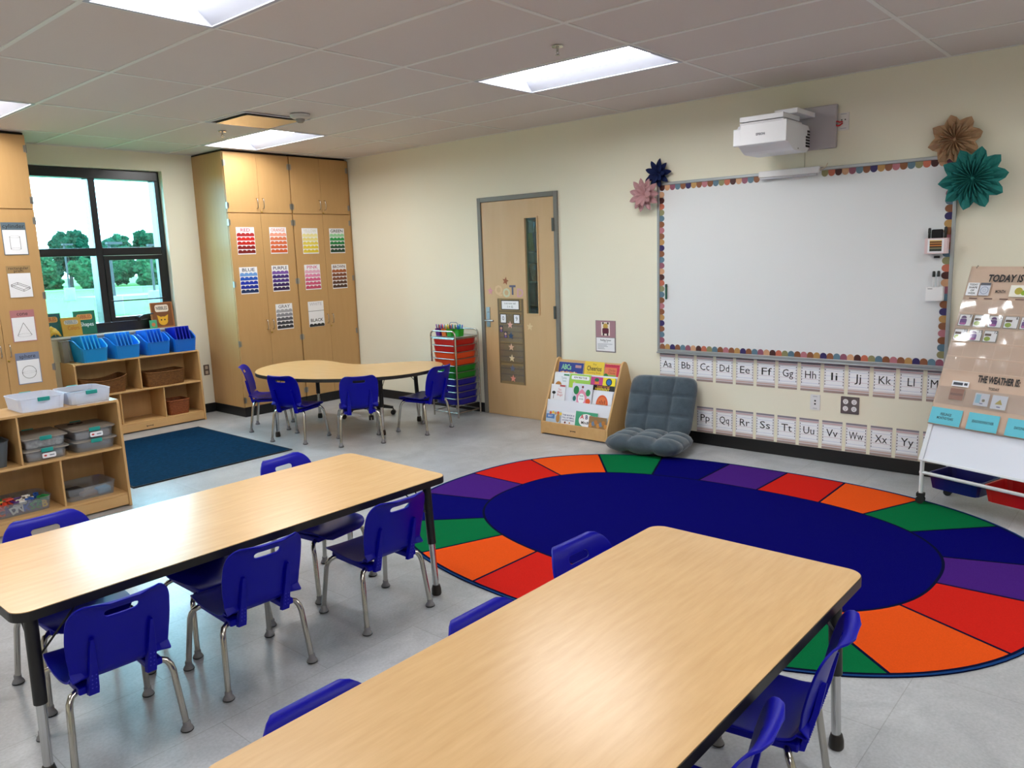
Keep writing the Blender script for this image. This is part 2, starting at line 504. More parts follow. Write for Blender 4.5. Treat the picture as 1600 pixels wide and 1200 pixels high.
# ------------------------------------------------------------------ outside
GRASS = M('#33531f', rough=0.9, spec=0.1, noise=0.5, scale=(0.5, 0.5, 0.5), alt='#3a5c28', name='lawn_grass')
ROAD = M('#424951', rough=0.9, name='pale_asphalt')
mb = MB(); mb.box(-60, 160, 1.6, 160, -0.6, -0.35, GRASS); o = mb.build('ground'); struct(o)
mb = MB()
mb.box(-60, 160, 69.5, 71.5, -0.35, -0.335, ROAD)
mb.box(15, 60, 46.5, 51.0, -0.35, -0.336, ROAD)
mb.prism([(-8, 9), (22, 39), (40, 57), (40, 51), (22, 34), (-3, 9)], -0.35, -0.337, ROAD)
struct(mb.build('road'))
def leafmat(h): return M(h, rough=0.95, spec=0.02, noise=0.9, scale=(2.2, 2.2, 2.2), alt='#0a1c14', name='foliage_' + h[1:])
random.seed(5)
from mathutils import noise as mnoise
def crown_mesh(name, col, blobs):
    bm = bmesh.new()
    for (x, y, z, r) in blobs:
        bmesh.ops.create_icosphere(bm, subdivisions=4, radius=r, matrix=Matrix.Translation((x, y, z)))
    for v in bm.verts:
        q = v.co.copy()
        n1 = mnoise.noise(q * 1.7); n2 = mnoise.noise(q * 5.0 + Vector((7, 3, 1))); n3 = mnoise.noise(q * 12.0)
        v.co += v.normal * (0.40 * n1 + 0.26 * n2 + 0.14 * n3) + Vector((0.10 * mnoise.noise(q * 9), 0.10 * mnoise.noise(q * 9 + Vector((3, 0, 0))), 0.10 * n3))
    me = bpy.data.meshes.new(name); bm.to_mesh(me); bm.free()
    me.materials.append(leafmat(col))
    o = bpy.data.objects.new(name, me); COL.objects.link(o)
    return o
def tree(x, y, h, wd, col, lab):
    t = thing('tree', lab, 'tree', at(x, y, -0.35), 'trees at the far side of the field')
    mb = MB(); mb.tube([(0, 0, 0), (0.1, 0, h * 0.3), (0, 0.1, h * 0.6)], [0.22, 0.17, 0.08], M('#1a1712', rough=0.9), 8); mb.build('trunk', t)
    bl_ = []
    for k in range(15):
        a = random.uniform(0, 2 * PI); z = h * random.uniform(0.2, 0.86)
        f = math.sqrt(max(.12, 1 - abs(z / h - 0.48) ** 1.3 * 2.2))
        r = wd * random.uniform(0.13, 0.21)
        rr = max(0, wd * 0.5 * f - r) * math.sqrt(random.random())
        bl_.append((rr * math.cos(a), rr * math.sin(a), z, r))
    crown_mesh('crown', col, bl_).parent = t
tl = [(19.0, 84, 5.2, 6.0, '#163a2f'), (24.3, 90, 5.0, 5.0, '#123126'), (26.0, 82, 6.0, 4.3, '#123324'), (29.6, 89, 6.9, 4.6, '#103223'), (29.6, 81.5, 5.0, 3.9, '#1a3e2f'), (34.2, 89, 5.6, 4.6, '#1c402c'), (33.9, 81, 6.2, 4.2, '#143422'), (38.8, 89.5, 6.0, 5.0, '#153825'), (42, 82, 6.5, 6.5, '#123122')]
ordw = ['beyond the left frame', 'low one at the left edge of the upper left pane', 'bushy one in the middle of the upper left pane', 'tallest, just left of the window mullion', 'low one just right of the mullion', 'low one in the middle of the right pane', 'tall round one in the upper right pane', 'at the right edge of the right pane', 'hidden beyond the right frame']
for (x, y, h, wd, c), od in zip(tl, ordw):
    tree(x, y, h, wd, c, 'leafy tree across the field, ' + od)
bl = [(16, 74.5, 3.2, 5), (21.6, 77.3, 3.4, 4.4), (24.6, 73.6, 2.9, 4.2), (28.6, 77.2, 3.1, 4.2), (31.2, 73.6, 2.9, 4.2), (35.4, 77.2, 3.2, 4.6)]
for (x, y, h, wd), od in zip(bl, ['first from the left', 'second from the left', 'third from the left', 'fourth from the left', 'fifth from the left', 'sixth from the left']):
    bb = [(random.uniform(-wd / 2 + .8, wd / 2 - .8), random.uniform(-.6, .6), random.uniform(0.5, h - .8), random.uniform(.6, .9)) for k in range(12)]
    o = crown_mesh('bush', '#21472c', bb); o.matrix_basis = at(x, y, -0.35)
    tag(o, 'pale green bush in front of the far trees, ' + od, 'bush', 'bushes along the field edge')
for (x, y, h, lab) in ((8.0, 27, 2.9, 'grey lamp post on the lawn seen through the lower right pane'), (11.5, 31, 2.9, 'grey lamp post near the right edge of the window view'), (13.0, 46, 3.4, 'thin lamp post across the field seen through the lower left pane')):
    t = thing('lamp_post', lab, 'lamp post', at(x, y, -0.35), 'lamp posts outside the window')
    mb = MB(); mb.lathe([(0.3, 0), (0.3, 0.75), (0.28, 0.78)], M('#5a6168', rough=0.8), 16); mb.build('footing', t)
    mb = MB(); mb.tube([(0, 0, 0.78), (0, 0, h)], 0.06, M('#14181c', rough=0.7), 8); mb.build('pole', t)
    mb = MB(); mb.box(-0.1, 0.5, -0.12, 0.12, h, h + 0.1, M('#14181c', rough=0.7)); mb.build('lamp_head', t)

# ------------------------------------------------------------------ door with its frame
GREYF = M('#77756f', rough=0.45, name='grey_door_frame')
DOORM = M('#cfae82', rough=0.4, spec=0.4, noise=0.4, scale=(18, 9, 1.2), alt='#c09a6a', name='maple_door_veneer')
d = thing('door_1', 'x', 'door'); d['kind'] = 'structure'; del d['label']; del d['category']
mb = MB(); q = 0.045
ya, yb = DY0 + 0.001, DY1 - 0.001
mb.box(-0.018, 0.12, ya, ya + q, 0.0005, DZ - 0.001, GREYF); mb.box(-0.018, 0.12, yb - q, yb, 0.0005, DZ - 0.001, GREYF); mb.box(-0.018, 0.12, ya + q, yb - q, DZ - q, DZ - 0.001, GREYF)
mb.build('door_frame', d, bevel=0.004)
ly0, ly1 = ya + q + 0.003, yb - q - 0.003
gy0, gy1, gz0, gz1 = -2.392, -2.222, 1.030, 1.958
mb = MB(); x0, x1 = -0.006, 0.038
mb.box(x0, x1, gy1, ly1, 0.002, DZ - q - 0.003, DOORM); mb.box(x0, x1, ly0, gy0, 0.002, DZ - q - 0.003, DOORM)
mb.box(x0, x1, gy0, gy1, 0.002, gz0, DOORM); mb.box(x0, x1, gy0, gy1, gz1, DZ - q - 0.003, DOORM)
leaf = mb.build('door_leaf', d)
mb = MB(); st = 0.012
for (a, b, c, e) in ((gy0, gy0 + st, gz0, gz1), (gy1 - st, gy1, gz0, gz1), (gy0 + st, gy1 - st, gz0, gz0 + st), (gy0 + st, gy1 - st, gz1 - st, gz1)):
    mb.box(x0 - 0.008, x1, a, b, c, e, DOORM)
mb.build('glass_stop', leaf)
mb = MB(); mb.box(0.012, 0.018, gy0 + st, gy1 - st, gz0 + st, gz1 - st, clear('door_glass', '#bfe0ea', gloss=0.10)); mb.build('door_glass', leaf)
mb = MB(); mb.box(-0.012, -0.006, -1.745, -1.695, 0.895, 1.095, STEEL); mb.tube([(-0.012, -1.722, 0.965), (-0.055, -1.722, 0.965), (-0.06, -1.74, 0.965), (-0.058, -1.83, 0.962)], 0.009, STEEL, 10)
mb.lathe([(0.014, -0.004), (0.012, 0.006)], STEEL, 14, (-0.014, -1.72, 1.045)); mb.build('door_handle', leaf)
for z in (1.87, 1.06, 0.27):
    mb = MB(); mb.box(-0.026, -0.0185, ly0 - 0.012, ly0 + 0.014, z - 0.06, z + 0.06, M('#55534f', rough=0.4, metal=0.8)); mb.build('hinge', d)

# store room behind the door glass
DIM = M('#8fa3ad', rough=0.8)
mb = MB(); mb.box(0.14, 1.75, -3.4, -0.9, -0.12, -0.001, DIM); mb.box(0.0005, 0.1395, DY0 + .001, DY1 - .001, -0.119, 0.0, M('#8f8d8a', rough=.4)); mb.box(1.75, 1.85, -3.4, -0.9, -0.12, 3.0, DIM); mb.box(0.14, 1.75, -3.5, -3.4, -0.12, 3.0, DIM); mb.box(0.14, 1.75, -0.9, -0.8, -0.12, 3.0, DIM); mb.box(0.14, 1.75, -3.4, -0.9, 2.7, 2.8, DIM)
struct(mb.build('wall_store_room'))
t = thing('storage_rack', 'dark store-room rack seen through the narrow door glass', 'shelf', at(1.20, -1.35, 0))
RK = M('#5d6b74', rough=0.5)
for z in (0.1, 0.55, 0.98, 1.28, 1.62, 1.98, 2.25):
    mb = MB(); mb.box(-0.2, 0.2, -0.42, 0.42, z, z + 0.02, RK); mb.build('rack_shelf', t)
for (a, b) in ((-0.19, -0.41), (0.19, -0.41), (-0.19, 0.41), (0.19, 0.41)):
    mb = MB(); mb.box(a - 0.012, a + 0.012, b - 0.012, b + 0.012, 0, 2.3, RK); mb.build('upright', t)
def tub(name, fr, w, dp, h, m, lab, cat, grp=None, taper=0.85, rim=0.008, front_cut=None, parent=None, th=0.004):
    """open tapered tub"""
    mb = MB()
    a, b = w / 2, dp / 2; c, e = a * taper, b * taper
    if front_cut:
        zt = lambda y: h if y > -b + 0.55 * dp else h * front_cut + (h - h * front_cut) * max(0, (y + b) / (0.55 * dp))
    else:
        zt = lambda y: h
    segs = 8
    per = []
    for i in range(segs): per.append((-1 + 2 * i / segs, -1))
    for i in range(segs): per.append((1, -1 + 2 * i / segs))
    for i in range(segs): per.append((1 - 2 * i / segs, 1))
    for i in range(segs): per.append((-1, 1 - 2 * i / segs))
    n = len(per)
    def pw(p, k=1.0):
        # rounded corners
        x, y = p
        m_ = (abs(x) ** 10 + abs(y) ** 10) ** 0.1
        return x / m_ * k, y / m_ * k
    out_b = []; out_t = []; rim_o = []; in_t = []; in_b = []
    for p in per:
        x, y = pw(p)
        top = zt(y * b)
        f = top / h
        out_b.append((x * c, y * e, 0))
        out_t.append((x * (c + (a - c) * f), y * (e + (b - e) * f), top - rim))
        rim_o.append((x * (c + (a - c) * f) + math.copysign(rim, x) * (abs(x) > 0.95), y * (e + (b - e) * f) + math.copysign(rim, y) * (abs(y) > 0.95), top))
        in_t.append((x * (c + (a - c) * f - th), y * (e + (b - e) * f - th), top))
        in_b.append((x * (c - th), y * (e - th), th))
    V = out_b + out_t + rim_o + in_t + in_b
    F = []
    for L in range(4):
        for i in range(n):
            j = (i + 1) % n
            F.append((L * n + i, L * n + j, (L + 1) * n + j, (L + 1) * n + i))
    F.append(list(range(n))[::-1]); F.append([4 * n + i for i in range(n)])
    mb.add(V, F, m, False)
    o = mb.build(name, parent, fr)
    if lab: tag(o, lab, cat, grp)
    return o
for k, (y, z, c, lab) in enumerate(((-1.57, 1.641, '#6f7f96', 'grey tub on the upper store-room shelf behind the door glass'), (-1.30, 1.641, '#1f7d3c', 'green tub on the store-room shelf beside the grey tub'), (-1.52, 1.301, '#7a2f3a', 'dark red tub on the store-room shelf below the grey one'), (-1.28, 1.301, '#46657e', 'slate blue tub on the lower store-room shelf'), (-1.5, 2.001, '#86a6b4', 'pale tub on the top store-room shelf behind the glass'))):
    tub('storage_tub', at(1.15, y, z), 0.24, 0.22, 0.2, M(c, rough=0.4), lab, 'tub', 'tubs in the store room')
t = thing('added_store_light', 'small unseen light added to brighten the store room behind the door', 'ceiling light', at(0.9, -2.2, 2.69))  # unseen lamp, added so the store room does not stay dark
mb = MB(); mb.box(-0.15, 0.15, -0.3, 0.3, -0.03, -0.001, REFL); mb.build('housing', t)
mb = MB(); mb.box(-0.13, 0.13, -0.28, 0.28, -0.036, -0.031, emit('added_store_lens', (0.55, 0.8, 1.0, 1), 11.0)); mb.build('lens', t)
# ------------------------------------------------------------------ rugs
CARP = dict(rough=0.95, spec=0.03, noise=0.35, scale=(160, 160, 160), bump=0.6, bscale=(420, 420, 420))
def carpet(h, alt=None): return M(h, name='carpet_' + h[1:], alt=alt, sheen=0.0, **CARP)
RC = {'g': carpet('#086a3c'), 'o': carpet('#e2531a'), 'r': carpet('#c9231b'), 'p': carpet('#452078'), 'b': carpet('#050462')}
NAVY = carpet('#0a1030'); BIND = carpet('#1a3f78')
rcx, rcy = -1.825, -4.935
def sup(a, b, n, w, off=0.0):
    c, s_ = math.cos(w), math.sin(w)
    r = (abs(c / a) ** n + abs(s_ / b) ** n) ** (-1 / n)
    return (r * c + off * c, r * s_ + off * s_)
AO, BO, NO = 1.365, 1.815, 2.45
AI, BI, NI = 0.865, 1.325, 2.45
spk = [((-3.079, -3.952), (-2.607, -4.137), 'go'), ((-2.682, -3.641), (-2.434, -3.869), 'bg'), ((-2.288, -3.196), (-2.15, -3.66), 'pb'), ((-1.751, -3.122), (-1.757, -3.598), 'rp'), ((-1.207, -3.22), (-1.418, -3.67), 'or'),
       ((-0.754, -3.544), (-1.148, -3.887), 'go'), ((-0.53, -4.014), (-0.973, -4.175), 'bg'), ((-0.465, -4.555), (-0.963, -4.562), 'pb'), ((-0.47, -4.996), (-0.959, -4.982), 'rp'), ((-0.475, -5.405), (-0.971, -5.409), 'or'),
       ((-0.546, -5.925), (-1.011, -5.73), 'go'), ((-0.83, -6.372), (-1.199, -6.003), 'bg'), ((-1.367, -6.55), (-1.496, -6.206), 'pb'), ((-1.829, -6.70), (-1.851, -6.265), 'rp'), ((-2.394, -6.651), (-2.193, -6.184), 'or'),
       ((-2.852, -6.36), (-2.55, -6.0), 'go'), ((-3.10, -5.93), (-2.655, -5.72), 'bg'), ((-3.18, -5.42), (-2.69, -5.36), 'pb'), ((-3.19, -4.95), (-2.69, -4.92), 'rp'), ((-3.171, -4.463), (-2.672, -4.478), 'or')]
def ang(p): return math.atan2(p[1] - rcy, p[0] - rcx)
mb = MB(); N = 160; TH = 0.008
outer = [sup(AO, BO, NO, 2 * PI * i / N) for i in range(N)]
mb.prism([sup(AO + 0.012, BO + 0.012, NO, 2 * PI * i / N) for i in range(N)], 0.0008, 0.007, BIND, NAVY)
mb.poly([sup(AO, BO, NO, 2 * PI * i / N) for i in range(N)], 0.0074, NAVY)
wo = [(ang(a), ang(b)) for a, b, c in spk]
def unwrap(a, ref):
    while a > ref: a -= 2 * PI
    while a <= ref - 2 * PI: a += 2 * PI
    return a
# spokes run clockwise (decreasing angle)
segcol = ['g', 'b', 'p', 'r', 'o'] * 4
for i in range(20):
    (o0, i0), (o1, i1) = wo[i], wo[(i + 1) % 20]
    o1 = unwrap(o1, o0); i1 = unwrap(i1, i0)
    if o0 - o1 > PI: o1 += 2 * PI
    g = 0.0075
    K = 12; V = []
    ra = AO - 0.012; rb = BO - 0.012
    for k in range(K + 1):
        t = k / K
        wO = o0 + (o1 - o0) * t; wI = i0 + (i1 - i0) * t
        p = Vector(sup(ra, rb, NO, wO)); q = Vector(sup(AI + 0.008, BI + 0.008, NI, wI))
        V.append((p, q))
    # shrink both ends by half of the dark line
    def side(P, Q, sgn):
        d = (P - Q).normalized(); n = Vector((-d.y, d.x)) * sgn * g
        return P + n, Q + n
    V[0] = side(V[0][0], V[0][1], -1); V[-1] = side(V[-1][0], V[-1][1], 1)
    vv = []
    for p, q in V: vv += [(p.x, p.y, 0.008), (q.x, q.y, 0.008)]
    mb.add(vv, [(2 * k, 2 * k + 1, 2 * k + 3, 2 * k + 2)[::-1] for k in range(K)], RC[segcol[i]])
mb.poly([sup(AI - 0.006, BI - 0.006, NI, 2 * PI * i / N) for i in range(N)], 0.008, RC['b'])
tag(mb.build('area_rug', None, at(rcx, rcy)), 'large oval classroom rug of coloured segments round a blue centre', 'rug')
mb = MB(); NV2 = M('#0b3452', rough=0.95, spec=0.05, noise=0.8, scale=(28, 100, 28), alt='#03101f', bump=0.6, bscale=(300, 300, 300), name='navy_flecked_carpet')
mb.box(0, 1.36, 0, 1.66, 0.0008, 0.009, M('#050a14', rough=0.9)); mb.rect(0.015, 1.345, 0.015, 1.645, 0.0094, NV2)
tag(mb.build('flecked_rug', None, at(-3.465, -1.283)), 'rectangular navy flecked rug with black edge between the low shelves', 'rug')

# ------------------------------------------------------------------ tables
def rrect(x0, x1, y0, y1, r, n=7):
    pts = []
    for cx, cy, a0 in ((x1 - r, y1 - r, 0), (x0 + r, y1 - r, PI / 2), (x0 + r, y0 + r, PI), (x1 - r, y0 + r, 1.5 * PI)):
        for i in range(n + 1):
            w = a0 + PI / 2 * i / n
            pts.append((cx + r * math.cos(w), cy + r * math.sin(w)))
    return pts
ZT = 0.593
def scale_pts(pts, k):
    cx = sum(p[0] for p in pts) / len(pts); cy = sum(p[1] for p in pts) / len(pts)
    out = []
    n = len(pts)
    for i, p in enumerate(pts):
        a = Vector(pts[i - 1]); b = Vector(pts[(i + 1) % n]); d = (b - a).normalized()
        out.append((p[0] - d.y * k * 1.0, p[1] + d.x * k * 1.0))
    return out
def table(t, pts, legs):
    mb = MB()
    mb.prism(pts, ZT - 0.032, ZT - 0.0022, EDGE, EDGE, smooth=False)
    inn = scale_pts(pts, 0.0025)
    mb.prism(inn, ZT - 0.0022, ZT, TABLE, TABLE)
    mb.build('tabletop', t)
    for (lx, ly, dx, dy) in legs:
        mb = MB(); mb.tube([(lx - dx * .0, ly - dy * .0, ZT - 0.0335), (lx + dx * 0.55, ly + dy * 0.55, 0.262)], 0.0205, EDGE, 14)
        mb.lathe([(0.045, 0), (0.045, 0.006)], EDGE, 16, (lx, ly, ZT - 0.0392))
        bx, by = (-1 if lx > 0 else 1), (-1 if ly > 0 else 1)
        q = Vector((lx + dx * .3, ly + dy * .3, 0.40))
        mb.tube([q, (lx + bx * 0.15, ly, ZT - 0.035)], 0.0035, EDGE, 6); mb.tube([q, (lx, ly + by * 0.13, ZT - 0.035)], 0.0035, EDGE, 6)
        leg = mb.build('leg', t)
        mb = MB(); mb.tube([(lx + dx * 0.55, ly + dy * 0.55, 0.262), (lx + dx * .95, ly + dy * .95, 0.045)], 0.015, M('#c9c9c9', rough=0.22, metal=1.0), 14); mb.build('leg_insert', leg)
        mb = MB(); mb.lathe([(0.021, 0.0), (0.024, 0.006), (0.023, 0.03), (0.018, 0.05)], M('#1e1813', rough=0.45), 16, (lx + dx, ly + dy, 0.0005)); mb.build('foot', leg)
for (xr, y1, L, lab, grp) in ((-3.298, -3.707, 1.83, 'long glossy maple table with black edge, nearer the low shelves, window glare on top', 1), (-3.316, -5.6045, 1.83, 'long maple table in the foreground with its far corner over the oval rug', 2)):
    t = thing('activity_table', lab, 'table', at(xr - L / 2, y1 - 0.381))
    hx, hy = L / 2, 0.381
    lg = [(sx * (hx - (0.082 if sx > 0 else 0.062)), sy * (hy - 0.068), sx * 0.014, sy * 0.018) for sx in (-1, 1) for sy in (-1, 1)]
    table(t, rrect(-hx, hx, -hy, hy, 0.055), lg)
def crom(P, n=8):
    out = []; N = len(P)
    for i in range(N):
        a, b, c, d = [Vector(P[(i + k) % N]) for k in (-1, 0, 1, 2)]
        for k in range(n):
            t = k / n
            q = 0.5 * ((2 * b) + (-a + c) * t + (2 * a - 5 * b + 4 * c - d) * t * t + (-a + 3 * b - 3 * c + d) * t ** 3)
            out.append((q.x, q.y))
    return out
half = [(0, .27), (.2, .2), (.4, .07), (.6, 0), (.77, .05), (.88, .2), (.915, .42), (.87, .7), (.72, .95), (.5, 1.1), (.25, 1.19), (0, 1.22)]
kid = [(a, -b * 0.95) for a, b in half] + [(-a, -b * 0.95) for a, b in half[::-1][1:-1]]
kp = crom(kid, 6)[::-1]
t = thing('kidney_table', 'kidney shaped maple table with black edge in front of the tall cabinets', 'table', at(-0.82, -0.80, 0, math.radians(-66)))
table(t, kp, [(0.55, -0.12, 0.01, 0.02), (-0.55, -0.12, -0.01, 0.02), (0.46, -0.70, 0.01, -0.02), (-0.5, -0.93, -0.01, -0.01)])

# ------------------------------------------------------------------ chairs
def chair_shell():
    prof = [(.178, .272), (.176, .286), (.162, .297), (.12, .3015), (.06, .299), (0, .296), (-.06, .294), (-.105, .296), (-.140, .306), (-.163, .328), (-.178, .36), (-.191, .41), (-.203, .46), (-.217, .51), (-.231, .55), (-.244, .574), (-.256, .583), (-.268, .581)]
    wid = [.128, .138, .146, .156, .163, .166, .166, .163, .158, .155, .157, .163, .165, .163, .158, .150, .142, .136]
    # resample along arc length
    P = [Vector((a, b)) for a, b in prof]
    S = [0]
    for i in range(1, len(P)): S.append(S[-1] + (P[i] - P[i - 1]).length)
    NR, NC = 64, 30
    def samp(s_):
        s_ = min(max(s_, 0), S[-1] - 1e-6)
        i = max(k for k in range(len(S) - 1) if S[k] <= s_)
        t = (s_ - S[i]) / (S[i + 1] - S[i])
        a = P[max(i - 1, 0)]; b = P[i]; c = P[i + 1]; d = P[min(i + 2, len(P) - 1)]
        q = 0.5 * ((2 * b) + (-a + c) * t + (2 * a - 5 * b + 4 * c - d) * t * t + (-a + 3 * b - 3 * c + d) * t ** 3)
        w = wid[i] * (1 - t) + wid[i + 1] * t
        return q, w
    sb = S[9]                         # where the back starts
    top = S[-1]
    hole_s, hole_h, hole_w = top - 0.066, 0.0135, 0.054
    grid = []
    for r in range(NR + 1):
        s_ = S[-1] * r / NR
        q, w = samp(s_)
        # rounded outer corners: seat front and back top
        e0 = 0.05; e1 = 0.10
        if s_ < e0: w = w - e0 * (1 - math.sqrt(max(0, 1 - ((e0 - s_) / e0) ** 2))) * 0.8
        if s_ > top - e1:
            q_ = (s_ - top + e1) / e1
            w = w * (1 - 0.66 * (1 - max(0, 1 - q_ ** 2.4) ** (1 / 2.4)))
        row = []
        for c in range(NC + 1):
            u = -1 + 2 * c / NC
            row.append([u * w, s_, u])
        grid.append(row)
    # shape the hand slot (stadium) in x,s space
    def inside(x, s_, k=1.0):
        dx = max(0, abs(x) - (hole_w - hole_h)); ds = (s_ - hole_s)
        return math.hypot(dx, ds) < hole_h * k
    def snap(x, s_):
        cx = max(-(hole_w - hole_h), min(hole_w - hole_h, x)); d = Vector((x - cx, s_ - hole_s))
        if d.length < 1e-6: d = Vector((0, 1e-3))
        d = d.normalized() * hole_h
        return cx + d.x, hole_s + d.y
    faces = []; ring = set()
    for r in range(NR):
        for c in range(NC):
            ctr = [(grid[r][c][k] + grid[r + 1][c + 1][k]) / 2 for k in (0, 1)]
            if inside(ctr[0], ctr[1]):
                for a, b in ((r, c), (r, c + 1), (r + 1, c), (r + 1, c + 1)): ring.add((a, b))
            else: faces.append((r, c))
    used = set()
    for r, c in faces:
        for a, b in ((r, c), (r, c + 1), (r + 1, c), (r + 1, c + 1)): used.add((a, b))
    for a, b in ring & used:
        x, s_ = snap(grid[a][b][0], grid[a][b][1]); grid[a][b][0] = x; grid[a][b][1] = s_
    V = []; idx = {}
    for r in range(NR + 1):
        for c in range(NC + 1):
            if (r, c) not in used: continue
            x, s_, u = grid[r][c]
            q, w = samp(s_)
            q2, _ = samp(s_ + 0.004); q1, _ = samp(s_ - 0.004)
            tan = (q2 - q1).normalized(); nrm = Vector((-tan.y, tan.x))   # up over the seat, forward over the back
            if nrm.y < 0 and s_ < sb: nrm = -nrm
            k = (abs(x) / 0.165)
            back = min(1, max(0, (s_ - sb + 0.03) / 0.10))
            curl = (0.010 * k ** 3) * (1 - back) + (0.024 * k ** 2.2) * back
            if s_ > top - 0.03: curl *= max(0.55, 1 - (s_ - top + 0.03) / 0.06)
            if s_ < 0.05: curl *= s_ / 0.05
            p = q - Vector((0, 0))
            nn = Vector((nrm.x, nrm.y))
            # forward direction for the back is +y
            if back > 0.5 and nn.x < 0: nn = -nn
            p = q + nn * curl
            idx[(r, c)] = len(V)
            V.append((x, p.x, p.y))
    F = [(idx[(r, c)], idx[(r, c + 1)], idx[(r + 1, c + 1)], idx[(r + 1, c)]) for r, c in faces]
    return V, F
def make_chair(lab):
    t = thing('school_chair', lab, 'chair', at(0, 0))
    V, F = chair_shell()
    mb = MB(); mb.add(V, F, BLUEP, True)
    o = mb.build('seat_shell', t)
    md = o.modifiers.new('solid', 'SOLIDIFY'); md.thickness = 0.0065; md.offset = -1
    md = o.modifiers.new('bevel', 'BEVEL'); md.width = 0.0024; md.segments = 2; md.limit_method = 'ANGLE'; md.angle_limit = math.radians(50)
    for sx in (-1, 1):
        mb = MB()
        # tapering rib on the rear of the back with its bolt tab
        xs_ = sx * 0.092
        sec = [(-.157, .258, .019), (-.163, .280, .020), (-.1765, .33, .017), (-.190, .38, .014), (-.1995, .43, .010), (-.206, .465, .006)]
        v = []
        for (y, z, h) in sec: v += [(xs_ - h, y + 0.012, z), (xs_ - h * 0.8, y - 0.004, z), (xs_ + h * 0.8, y - 0.004, z), (xs_ + h, y + 0.012, z)]
        f = []
        for i in range(len(sec) - 1):
            for k in range(3): f.append((4 * i + k, 4 * i + k + 1, 4 * i + k + 5, 4 * i + k + 4))
            f.append((4 * i + 3, 4 * i, 4 * i + 4, 4 * i + 7))
        L = 4 * (len(sec) - 1)
        f += [(0, 3, 2, 1), (L, L + 1, L + 2, L + 3)]
        mb.add(v, f, BLUEP)
        for i in range(4):
            for j in (-1, 1):
                z = 0.285 + i * 0.016
                y = -.1644 - (z - .285) * 0.27 - 0.0042
                mb.box(xs_ + j * 0.006 - 0.0022, xs_ + j * 0.006 + 0.0022, y - 0.0012, y + 0.001, z - 0.0022, z + 0.0022, M('#2a2ab8', rough=0.4))
        mb.build('back_rib', t, bevel=0.003)
        mb = MB(); mb.box(min(sx * 0.078, sx * 0.134), max(sx * 0.078, sx * 0.134), -0.150, 0.135, 0.264, 0.290, BLUEP); mb.build('mounting_boss', t, bevel=0.006)
    for sx in (-1, 1):
        for sy in (-1, 1):
            y0 = 0.105 if sy > 0 else -0.115
            path = []
            ctrl = [(0.105, y0, .273), (0.132, y0 + sy * .006, .271), (.152, y0 + sy * .014, .263), (.162, y0 + sy * .024, .246), (.166, y0 + sy * .032, .224), (.179, y0 + sy * .058, .032)]
            mb = MB(); mb.tube([(sx * a, b, c) for a, b, c in ctrl], 0.0112, CHROME, 12)
            leg = mb.build('leg', t)
            ex, ey = sx * .180, y0 + sy * .060
            mb = MB(); mb.lathe([(.018, .0015), (.0215, .004), (.0215, .008), (.0175, .016), (.0135, .020), (.0135, .034), (.0122, .036)], GREYP, 18, (ex, ey, 0))
            mb.build('glide', leg)
            mb = MB(); mb.lathe([(.019, .0004), (.0222, .003), (.0222, .006)], RUBBER, 18, (ex, ey, 0)); mb.build('pad', leg)
    return t
GT = 'blue chairs at the table by the low shelves'
GF = 'blue chairs at the foreground table'
GK = 'blue chairs round the kidney table'
r_ = math.radians
BIG = (1.02, 1.03, 1.06)
chairs = [
    (-4.843, -4.335, -2.5, None, 'blue school chair seen from behind at the near left corner of the glossy table', GT),
    (-4.292, -4.292, -2.5, None, 'blue school chair seen from behind, middle one on the near side of the glossy table', GT),
    (-3.645, -4.305, -2.5, None, 'blue school chair seen from behind beside the black table leg next to the rug', GT),
    (-4.76, -3.85, 180, BIG, 'blue school chair back rising over the far table edge before the letters box', GT),
    (-4.22, -3.90, 180, (.97, .96, .93), 'short blue school chair tucked wholly under the middle of the glossy table', GT),
    (-3.615, -3.845, 188, BIG, 'blue school chair whose back shows past the far table edge near the navy rug', GT),
    (-3.72, -5.765, 178, BIG, 'blue school chair back standing up before the blue centre of the oval rug', GF),
    (-4.25, -5.805, 180, None, 'sliver of a blue school chair back above the foreground table beside the rug edge', GF),
    (-4.83, -5.805, 180, None, 'curved blue chair top over the left edge of the foreground table near the picture bottom', GF),
    (-3.755, -6.20, 9, None, 'blue school chair at the right side of the foreground table over the green rug segment', GF),
    (-4.30, -6.205, 8, None, 'blue school chair cut by the bottom picture edge, right of the foreground table', GF),
    (-1.667, -.292, -130, BIG, 'blue school chair seen from its side at the far left end of the kidney table', GK),
    (-1.80, -.97, 18 - 90, BIG, 'blue school chair turned partly sideways at the kidney table, nearest the navy rug', GK),
    (-1.545, -1.515, 57 - 90, BIG, 'blue school chair with its back square to us in the middle of the kidney table', GK),
    (-.905, -1.672, 8, BIG, 'blue school chair at the right end of the kidney table by the drawer cart', GK)]
proto = None
for (x, y, a, sc, lab, grp) in chairs:
    fr = at(x, y, 0.0004, r_(a), sc)
    if (-3.3 < x < -0.4) and (-6.7 < y < -3.1): fr = Matrix.Translation((0, 0, 0.009)) @ fr
    if proto is None:
        proto = make_chair(lab); proto.matrix_basis = fr; proto['group'] = grp
    else: copy_tree(proto, fr, lab, grp)

